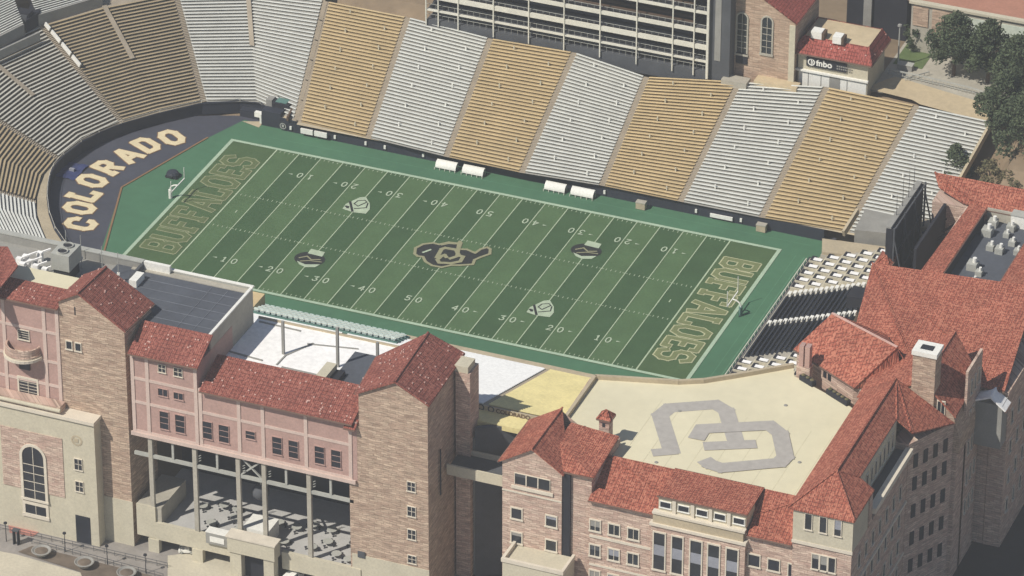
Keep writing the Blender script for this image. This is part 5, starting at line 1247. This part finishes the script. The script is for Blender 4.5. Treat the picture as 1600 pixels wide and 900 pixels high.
# P4 pyramid roof over the club lounge
pr_ = thing('lounge_pavilion', 'stone lounge under a broad red pyramid roof at the corner of the cream roof', 'building', (87, -31, 0))
A_ = W(1300, 490, 20); B_ = W(1402, 543, 20); C_ = W(1240, 545, 14); D_ = W(1335, 606, 14); E_ = W(1410, 592, 14.5); F_ = W(1345, 488, 17.5); H_ = W(1412, 560, 18)
roof(pr_, 'roof', 'red_new', [C_, D_, E_, B_, A_, H_, (90.5, -21.5, 15.5), (84, -20.5, 15.5)], [(0, 1, 3, 4), (1, 2, 3), (4, 3, 5, 6), (4, 6, 7)], .3)
MB().beam(Vector(A_)+Vector((0, 0, .1)), Vector(B_)+Vector((0, 0, .1)), .35, .22).build('ridge_tiles', 'guard', pr_)
MB().prism([(C_[0]+.5, C_[1]+.4), (D_[0]-.3, D_[1]+.5), (94, -36), (94, -22), (80, -22)], 2, 13.6).build('wall', 'stone_pink', pr_)
for px, py in ((1293, 592), (1308, 600), (1318, 606)): pass
f0 = Vector((C_[0]+.5, C_[1]+.4, 0)); f1 = Vector((D_[0]-.3, D_[1]+.5, 0)); dd = (f1-f0).normalized(); nn = Vector((dd.y, -dd.x, 0))
o = MB()
for t0, t1 in ((.48, .53), (.56, .61)):
    p, q = f0+(f1-f0)*t0, f0+(f1-f0)*t1; o.prism([(p.x, p.y), (p.x+nn.x*.15, p.y+nn.y*.15), (q.x+nn.x*.15, q.y+nn.y*.15), (q.x, q.y)], 12.0, 13.5)
o.build('window', 'dglass', pr_)
for (p, q), lb in ((((1252, 588), (1272, 600)), 'dark outdoor heater box on the cream roof, the single one by the chimney'), (((1294, 610), (1326, 630)), 'long row of dark planters on the cream roof edge beside the red ridge')):
    a, b = at(*p, 12.5), at(*q, 12.5); r_ = thing('planter_box', lb, 'planter', ((a.x+b.x)/2, (a.y+b.y)/2, 12)); MB().beam((a.x, a.y, 12.5), (b.x, b.y, 12.5), 1.0, .9).build('box', 'dark', r_)
    o = MB(); n = 3 if p[0] < 1280 else 5
    for i in range(n): t = (i+.5)/n; c = a+(b-a)*t; o.lathe((c.x, c.y, 12.95), [(.35, 0), (.4, .15), (.2, .3)], 8)
    o.build('plants', 'leaf_shrub', r_)
a = at(1258, 560, 15.5); ch = thing('chimney', 'tall twin pink chimney on the left slope of the pyramid roof', 'chimney', (a.x, a.y, 13))
MB().box(a.x-.9, a.x-.1, a.y-.7, a.y+.7, 12, 18.2).build('flue', 'stucco', ch); MB().box(a.x+.15, a.x+1.0, a.y-.7, a.y+.7, 12, 18.2).build('flue', 'stucco', ch); MB().box(a.x-1.2, a.x+1.2, a.y-.9, a.y+.9, 12, 14.2).build('base', 'stone_pink', ch)
# small cross gable and stone gable wall with big chimney
cg = thing('stone_gable_house', 'stone gable with tall square chimney and dark tower behind the long ridge roof', 'building', (102, -38, 0))
Y0 = -41.5
MB().add([(92.5, Y0, 8), (110, Y0, 8), (110, Y0, 11), (108.6, Y0, 15.5), (103.2, Y0, 20.3), (92.5, Y0, 15.5), (92.5, Y0+9, 8), (110, Y0+9, 8), (110, Y0+9, 11), (108.6, Y0+9, 15.5), (103.2, Y0+9, 20.3), (92.5, Y0+9, 15.5)],
         [(0, 1, 2, 3, 4, 5), (11, 10, 9, 8, 7, 6), (1, 7, 8, 2), (2, 8, 9, 3), (3, 9, 10, 4), (4, 10, 11, 5), (5, 11, 6, 0)]).build('wall', 'stone', cg)
roof(cg, 'roof', 'red_new', [(91.8, Y0-.3, 15.3), (103.2, Y0-.3, 20.9), (109.2, Y0-.3, 15.3), (91.8, -32, 15.6), (103.4, -24.5, 21.2), (109.2, -29, 16.5)], [(0, 1, 4, 3), (1, 2, 5, 4)], .3)
MB().box(101.3, 105.3, Y0-.6, Y0+2.8, 12, 26.0).build('chimney', 'stone', cg, 'tall square stone chimney with white cap'); MB().box(101.1, 105.5, Y0-.8, Y0+3.0, 26.0, 26.8).build('chimney_cap', 'white', cg); MB().box(102.2, 104.4, Y0+.3, Y0+1.8, 26.8, 26.86).build('flue_opening', 'dark', cg)
window(cg, 'y', Y0, 105.9, 107.1, 14.8, 17.6, -1, (2, 1), 'glass', fw=.14)
MB().box(109.15, 109.6, -37.0, -28.8, ZG, 21.5).build('stair_tower', 'stone_pink', cg, 'tall shaded stone stair tower')
MB().box(106, 109.6, -41.4, -36.1, ZG, 11).build('wall', 'stone_pink', cg)
for zz in (16, 10, 4, -2, -8):
    for y in (-35.2, -33.2, -31): window(cg, 'x', 109.6, y, y+.8, zz, zz+2.6, 1, (1, 1), 'dglass', fw=.12)
wt = thing('white_gable', 'small white gabled bay at the right edge below the big red slope', 'building', (113, -30.5, 0))
a = onY(1545, 640, -31)
MB().box(109.5, 114.3, -31.4, -28.2, 4, 12.6).build('wall', 'grey', wt); roof(wt, 'roof', 'membrane', [(109, -31.8, 12.8), (112.2, -31.8, 14.2), (115.0, -31.8, 12.0), (109, -28.6, 12.8), (112.2, -28.6, 14.2), (115, -28.6, 12.0)], [(0, 1, 4, 3), (1, 2, 5, 4)], .3)
eh = thing('east_hall', 'shaded hall wall dropping to the dark street at the right edge', 'building', (116, -10, ZG)); MB().box(111.4, 114.4, -28.1, 23, ZG, 13.4).build('wall', 'stone_pink', eh)
for zz in (6, 0, -6, -12):
    y = -26
    while y < 20: window(eh, 'x', 114.4, y, y+1.1, zz, zz+2.6, 1, (1, 1), 'dglass', fw=.12); y += 4
# scoreboard
sc_ = thing('scoreboard', 'tall black scoreboard frame seen from behind between silver bleachers and red roofs', 'scoreboard', (80.5, 16, 0))
a, b = onX(1390, 352, 80.3), onX(1452, 282, 80.3)
X_ = 80.3; ya, yb_ = 8.5, 26.5
MB().box(X_, X_+1.2, ya, yb_, 4, 18.6).build('panel', 'dark', sc_)
o = MB()
for y in (ya, (ya*2+yb_)/3, (ya+2*yb_)/3, yb_): o.beam((X_+1.5, y, 2), (X_+1.5, y, 19.0), .3); o.beam((X_+1.5, y, 17), (X_+4.5, y, 4), .22)
for z in (8, 13, 18.6): o.beam((X_+1.5, ya, z), (X_+1.5, yb_, z), .25)
o.build('steel_frame', 'darkgrey', sc_)
MB().beam((X_+.4, ya, 18.9), (X_+.4, yb_, 18.9), 1.0, .35).build('catwalk', 'grey', sc_)
for y, h_ in ((13, 4.2), (16.5, 5.6), (20, 5.8), (23, 5.0)): MB().tube((X_+.4, y, 18.9), (X_+.4, y, 18.9+h_), .06, .03, 5).build('antenna', 'dark', sc_)
pcs = [at(*p, 6) for p in ((1395, 430), (1435, 425), (1492, 330), (1465, 300))]
MB().box(86.3, 86.8, 6, 23.5, 4, 17.2).build('shadow_panel', 'dark', sc_)  # added dark panel in place of the shadow behind the scoreboard
cy_ = thing('service_yard', 'dark sunken yard with steel clutter behind the scoreboard', 'yard', (86, 10, 4)); MB().box(81.8, 90.5, -2, 24, 2, 5.4).build('floor', 'asphalt', cy_)
for (px, py, w_, d_, z1, mt) in ((1448, 350, 1.2, 3.2, 10, 'aisle'), (1462, 355, .8, 1.0, 9, 'concrete'), (1452, 395, .5, 2.4, 8, 'white'), (1445, 388, .5, 2.4, 7, 'greymetal'), (1440, 372, 2.4, 1.6, 8, 'teal')):
    a = at(px, py, z1); MB().box(a.x-w_, a.x+w_, a.y-d_/2, a.y+d_/2, 5.4, z1).build('crate', mt, cy_)
o = MB()
for i in range(5): a = at(1470+random.uniform(-12, 18), 350+random.uniform(-20, 40), 12); o.beam((a.x-2, a.y, 11), (a.x+2, a.y+2, 14), .3)
o.build('truss', 'dark', cy_)
# ramp pieces between the far stand and terrace boxes
cr_ = thing('corner_ramp', 'beige concrete ramp and grey slab at the foot of the rightmost bleachers', 'ramp', (68, 27, 2))
q = [at(*p, 5) for p in ((1285, 365), (1400, 380), (1390, 398), (1285, 386))]
MB().prism([(p.x, p.y) for p in q], 0, 4.0).build('ramp', 'ring', cr_)
q = [at(*p, 5.2) for p in ((1352, 332), (1396, 342), (1384, 370), (1335, 365))]; MB().prism([(p.x, p.y) for p in q], 0, 6.0).build('slab', 'grey', cr_)
q = [at(*p, 3.4) for p in ((1290, 388), (1388, 404), (1384, 412), (1282, 398))]; MB().prism([(p.x, p.y) for p in q], 0, 3.4).build('low_roof', 'concrete', cr_)
a, b = at(1340, 330, 6.5), at(1318, 365, 4.5); MB().beam(a, b, .5, 1.4).build('kerb', 'ring', cr_)
# ================================================================== END TERRACE (tables and navy seats)
et = thing('end_terrace', 'stepped terrace of cream loge boxes and navy seats behind the right end line', 'grandstand', (70, -3, 0))
XF, XT = 62.2, 79.5; Z0, SL = 1.6, .36
ys_ = (-27.5, 21.5)
nst = 20
o = MB()
for i in range(nst):
    x0 = XF+(XT-XF)*i/nst; x1 = XF+(XT-XF)*(i+1)/nst; z = Z0+SL*(x0-XF); o.box(x0, x1, ys_[0], ys_[1], -1, z)
o.build('stepped_floor', 'concrete', et)
MB().box(XF-.35, XF-.02, -30, 22, -.1, 1.5).build('padded_wall', 'navy', et)
o = MB()
o.beam((XF-.2, -28, 2.3), (XF-.2, 20, 2.3), .12)
for i in range(30): y = -28+48*i/29; o.beam((XF-.2, y, 1.4), (XF-.2, y, 2.3), .07)
o.build('front_rail', 'steel', et)
def boxes(y0, y1, ny, nx_, tag_):
    dx = (XT-1-XF-.6)/nx_; dy = (y1-y0)/ny
    for i in range(nx_):
        for j in range(ny):
            xa = XF+.6+i*dx; ya_ = y0+j*dy; z = Z0+SL*(xa-XF)+.25
            b_ = MB(); b_.box(xa+.1, xa+dx*.98, ya_+dy*.04, ya_+dy*.92, z-.8, z)          # floor plate
            b_.box(xa+.1, xa+dx*.98, ya_+dy*.04, ya_+dy*.12, z, z+.75); b_.box(xa+dx*.84, xa+dx*.98, ya_+dy*.12, ya_+dy*.92, z, z+.9)
            f = b_.build('loge_box', 'cream', et)
            MB().box(xa+dx*.22, xa+dx*.72, ya_+dy*.30, ya_+dy*.66, z+.62, z+.7).build('counter', 'membrane', f)
            MB().box(xa+.12, xa+dx*.34, ya_+dy*.14, ya_+dy*.9, z+.01, z+.6).build('chairs', 'dark', f)  # solid dark block standing in for the shadow inside each box
boxes(8.2, 21.0, 5, 5, 'u'); boxes(-27.2, -17.5, 4, 5, 'l')
def navy(y0, y1):
    for i in range(17):
        x0 = XF+.6+i*.98; z = Z0+SL*(x0-XF)+.1; o = MB(); o.box(x0, x0+.95, y0, y1, z-.6, z); y = y0+.35
        o2 = MB()
        while y < y1-.3: o2.box(x0+.2, x0+.65, y-.24, y+.24, z+.35, z+.45); o2.box(x0+.6, x0+.7, y-.24, y+.24, z+.4, z+.9); y += .56
        f = o.build('seat_step', 'navy', et); o2.build('seat_row', 'navy', f)
navy(-3.2, 6.4); navy(-16.0, -4.6)
o = MB()
for i in range(17): x0 = XF+.8+i*.98; z = Z0+SL*(x0-XF); o.box(x0, x0+.6, -4.4, -3.4, z, z+.55); o.box(x0, x0+.6, 6.6, 7.6, z, z+.6)
o.build('aisle_steps', 'white', et)
MB().box(XT-2.5, XT+.5, -2.6, 1.2, 6, 10.2).build('control_cabin', 'dark', et); MB().box(XT+.5, XT+1.6, -2.6, 1.8, 6, 10.4).build('cabin_side', 'cream', et)
MB().box(79.4, 81.6, 6.4, 10.8, 2, 12.0).build('stair_block', 'stucco', et); roof(et, 'stair_roof', 'red_new', [(79.0, 6, 12.2), (82.0, 6, 12.2), (82, 11.2, 12.2), (79, 11.2, 12.2), (80.5, 8.5, 13.2)], [(0, 1, 4), (1, 2, 4), (2, 3, 4), (3, 0, 4)], .2)
# ================================================================== FRONT PLAZA, STREET
sheet('front_plaza', [(-140, -230), (120, -230), (120, -66), (-140, -66)], ZG+.03, 'paving')
sheet('street', [(104.5, -260), (150, -260), (150, 60), (104.5, 60)], ZG+.07, 'asphalt')
sheet('alley', [(31, -84), (43, -84), (43, -60), (31, -60)], ZG+.1, 'asphalt')
def sheet_px(name, pts, z, mat):
    P = [at(x, y, z) for x, y in pts]; area = sum(P[i].x*P[(i+1) % len(P)].y-P[(i+1) % len(P)].x*P[i].y for i in range(len(P)))
    V = [(p.x, p.y, z) for p in P]; struct(name, MB().poly(V if area > 0 else V[::-1]), mat)
sheet_px('pale_walk', [(-60, 850), (25, 866), (130, 896), (200, 940), (-60, 940)], ZG+.16, 'pave_light')
sheet_px('pale_walk', [(262, 868), (330, 860), (375, 872), (372, 940), (262, 940)], ZG+.16, 'pave_light')
sheet_px('red_paving', [(12, 815), (60, 800), (82, 815), (52, 838), (15, 832)], ZG+.12, 'pave_red')
sheet_px('planting_bed', [(28, 862), (50, 853), (240, 900), (300, 930), (140, 930), (125, 893)], ZG+.2, 'soil')
pt0 = None
for i, (px, py, lb) in enumerate(((65, 866, 'wide shallow stone planter bowl in the soil bed, leftmost one'), (132, 884, 'wide shallow stone planter bowl in the soil bed, middle one'), (198, 900, 'wide shallow stone planter bowl in the soil bed, cut by the bottom edge'))):
    a = at(px, py, ZG+.4)
    if pt0 is None:
        pt0 = thing('planter_bowl', lb, 'planter', (a.x, a.y, ZG+.2), 'planter bowls')
        MB().lathe((a.x, a.y, ZG+.2), [(.8, 0), (1.3, .5), (1.75, 1.1), (1.6, 1.15), (1.3, .95)], 18).build('bowl', 'grey', pt0); MB().lathe((a.x, a.y, ZG+1.0), [(1.45, 0), (1.0, .25), (.2, .4)], 12).build('plants', 'soil', pt0)
    else: copy_tree(pt0, (a.x, a.y, ZG+.2), lb)
lp0 = None
for i, (px, py, lb) in enumerate(((102, 862, 'slim dark lamp post on the plaza behind the left planter bowl'), (168, 882, 'slim dark lamp post on the plaza between the middle and right planter bowls'), (228, 896, 'slim dark lamp post on the plaza beyond the right planter bowl'), (10, 846, 'slim dark lamp post at the left picture edge by the red paving'))):
    a = at(px, py, ZG)
    if lp0 is None:
        lp0 = thing('lamp_post', lb, 'lamp', (a.x, a.y, ZG), 'plaza lamp posts')
        MB().tube((a.x, a.y, ZG), (a.x, a.y, ZG+3.6), .09, .06, 8).build('pole', 'dark', lp0); MB().lathe((a.x, a.y, ZG+3.6), [(.1, 0), (.32, .1), (.3, .35), (.08, .45)], 10).build('lamp_head', 'dark', lp0)
    else: copy_tree(lp0, (a.x, a.y, ZG), lb)
a = at(26, 850, ZG); r_ = thing('kiosk', 'small dark post kiosk standing at the end of the soil bed', 'kiosk', (a.x, a.y, ZG)); MB().box(a.x-.5, a.x-.3, a.y-.4, a.y+.4, ZG, ZG+2.8).box(a.x+.3, a.x+.5, a.y-.4, a.y+.4, ZG, ZG+2.8).build('post', 'dark', r_); MB().box(a.x-.6, a.x+.6, a.y-.5, a.y+.5, ZG+2.8, ZG+3.0).build('cap', 'darkgrey', r_)
for lb, (p0_, p1_) in (('thin metal railing across the plaza in front of the left tower', ((0, 828), (262, 888))), ('thin metal railing bordering the planting bed', ((50, 850), (255, 905)))):
    a, b = at(*p0_, ZG), at(*p1_, ZG); r_ = thing('railing', lb, 'railing', (a.x, a.y, ZG), 'plaza railings'); n = 16
    o = MB(); o.beam((a.x, a.y, ZG+1.1), (b.x, b.y, ZG+1.1), .07); o.beam((a.x, a.y, ZG+.5), (b.x, b.y, ZG+.5), .05); o.build('rail', 'darkgrey', r_)
    for i in range(n+1): t = i/n; x = a.x+(b.x-a.x)*t; y = a.y+(b.y-a.y)*t; MB().beam((x, y, ZG), (x, y, ZG+1.1), .06).build('post', 'darkgrey', r_)
# vehicles
def car(name, label, cat, x, y, rot, L_, W_, H_, paint, cart=False):
    r_ = thing(name, label, cat, (0, 0, 0))
    o = MB(); hw = W_/2
    if not cart:
        prof = [(-L_/2, .35), (-L_/2, .95), (-L_/2+.15, H_-.15), (-L_/2+.5, H_), (L_*.12, H_), (L_*.27, 1.15), (L_/2-.1, .95), (L_/2, .7), (L_/2, .35)]
        n = len(prof); vs = [(a, -hw*(.86 if z > 1.2 else 1), z) for a, z in prof]+[(a, hw*(.86 if z > 1.2 else 1), z) for a, z in prof]
        o.add(vs, [tuple(range(n)), tuple(range(2*n-1, n-1, -1))]+[((i+1) % n, i, i+n, (i+1) % n+n) for i in range(n)])
        o.build('body', paint, r_)
        MB().add([(L_*.125, -hw*.8, H_-.04), (L_*.125, hw*.8, H_-.04), (L_*.262, hw*.85, 1.22), (L_*.262, -hw*.85, 1.22)], [(0, 3, 2, 1)]).build('windscreen', 'dglass', r_)
        for s_ in (-1, 1): MB().box(-L_/2+.5, L_*.1, s_*hw*.93-.03, s_*hw*.93+.03, 1.2, H_-.25).build('side_window', 'dglass', r_)
    else:
        o.box(-L_/2, L_/2, -hw, hw, .35, .75); o.box(-.3, .5, -hw*.9, hw*.9, .75, 1.1); o.build('body', paint, r_)
        MB().box(-L_/2+.3, L_/2-.3, -hw, hw, H_-.1, H_).build('canopy', 'white', r_)
        p = MB()
        for a in (-L_/2+.4, L_/2-.4):
            for s_ in (-1, 1): p.beam((a, s_*hw*.9, .7), (a, s_*hw*.9, H_-.1), .06)
        p.build('canopy_post', 'dark', r_)
    for a in (-L_*.3, L_*.3):
        for s_ in (-1, 1): f = MB().tube((a, s_*(hw-.2), .35), (a, s_*hw, .35), .36 if not cart else .28, n=14).build('wheel', 'dark', r_); MB().tube((a, s_*(hw), .35), (a, s_*(hw+.02), .35), .2, n=10).build('rim', 'greymetal', f)
    r_.location = (x, y, ZG+.12); r_.rotation_euler = (0, 0, rot); return r_
a = at(292, 858, ZG+.8); car('golf_cart', 'white golf cart parked in front of the lower left opening', 'golf cart', a.x, a.y, .3, 2.8, 1.4, 1.9, 'white', True)
a = at(456, 905, ZG+.8); car('parked_van', 'white van parked under the arcade right of the portico', 'van', a.x, a.y, 1.45, 4.9, 2.0, 2.0, 'white')
a = at(770, 795, ZG+.8); car('parked_van', 'pale van parked in the shadowed alley between the buildings', 'van', a.x, a.y, 1.4, 5.4, 2.1, 2.2, 'greymetal')
print('objects', len(bpy.data.objects))
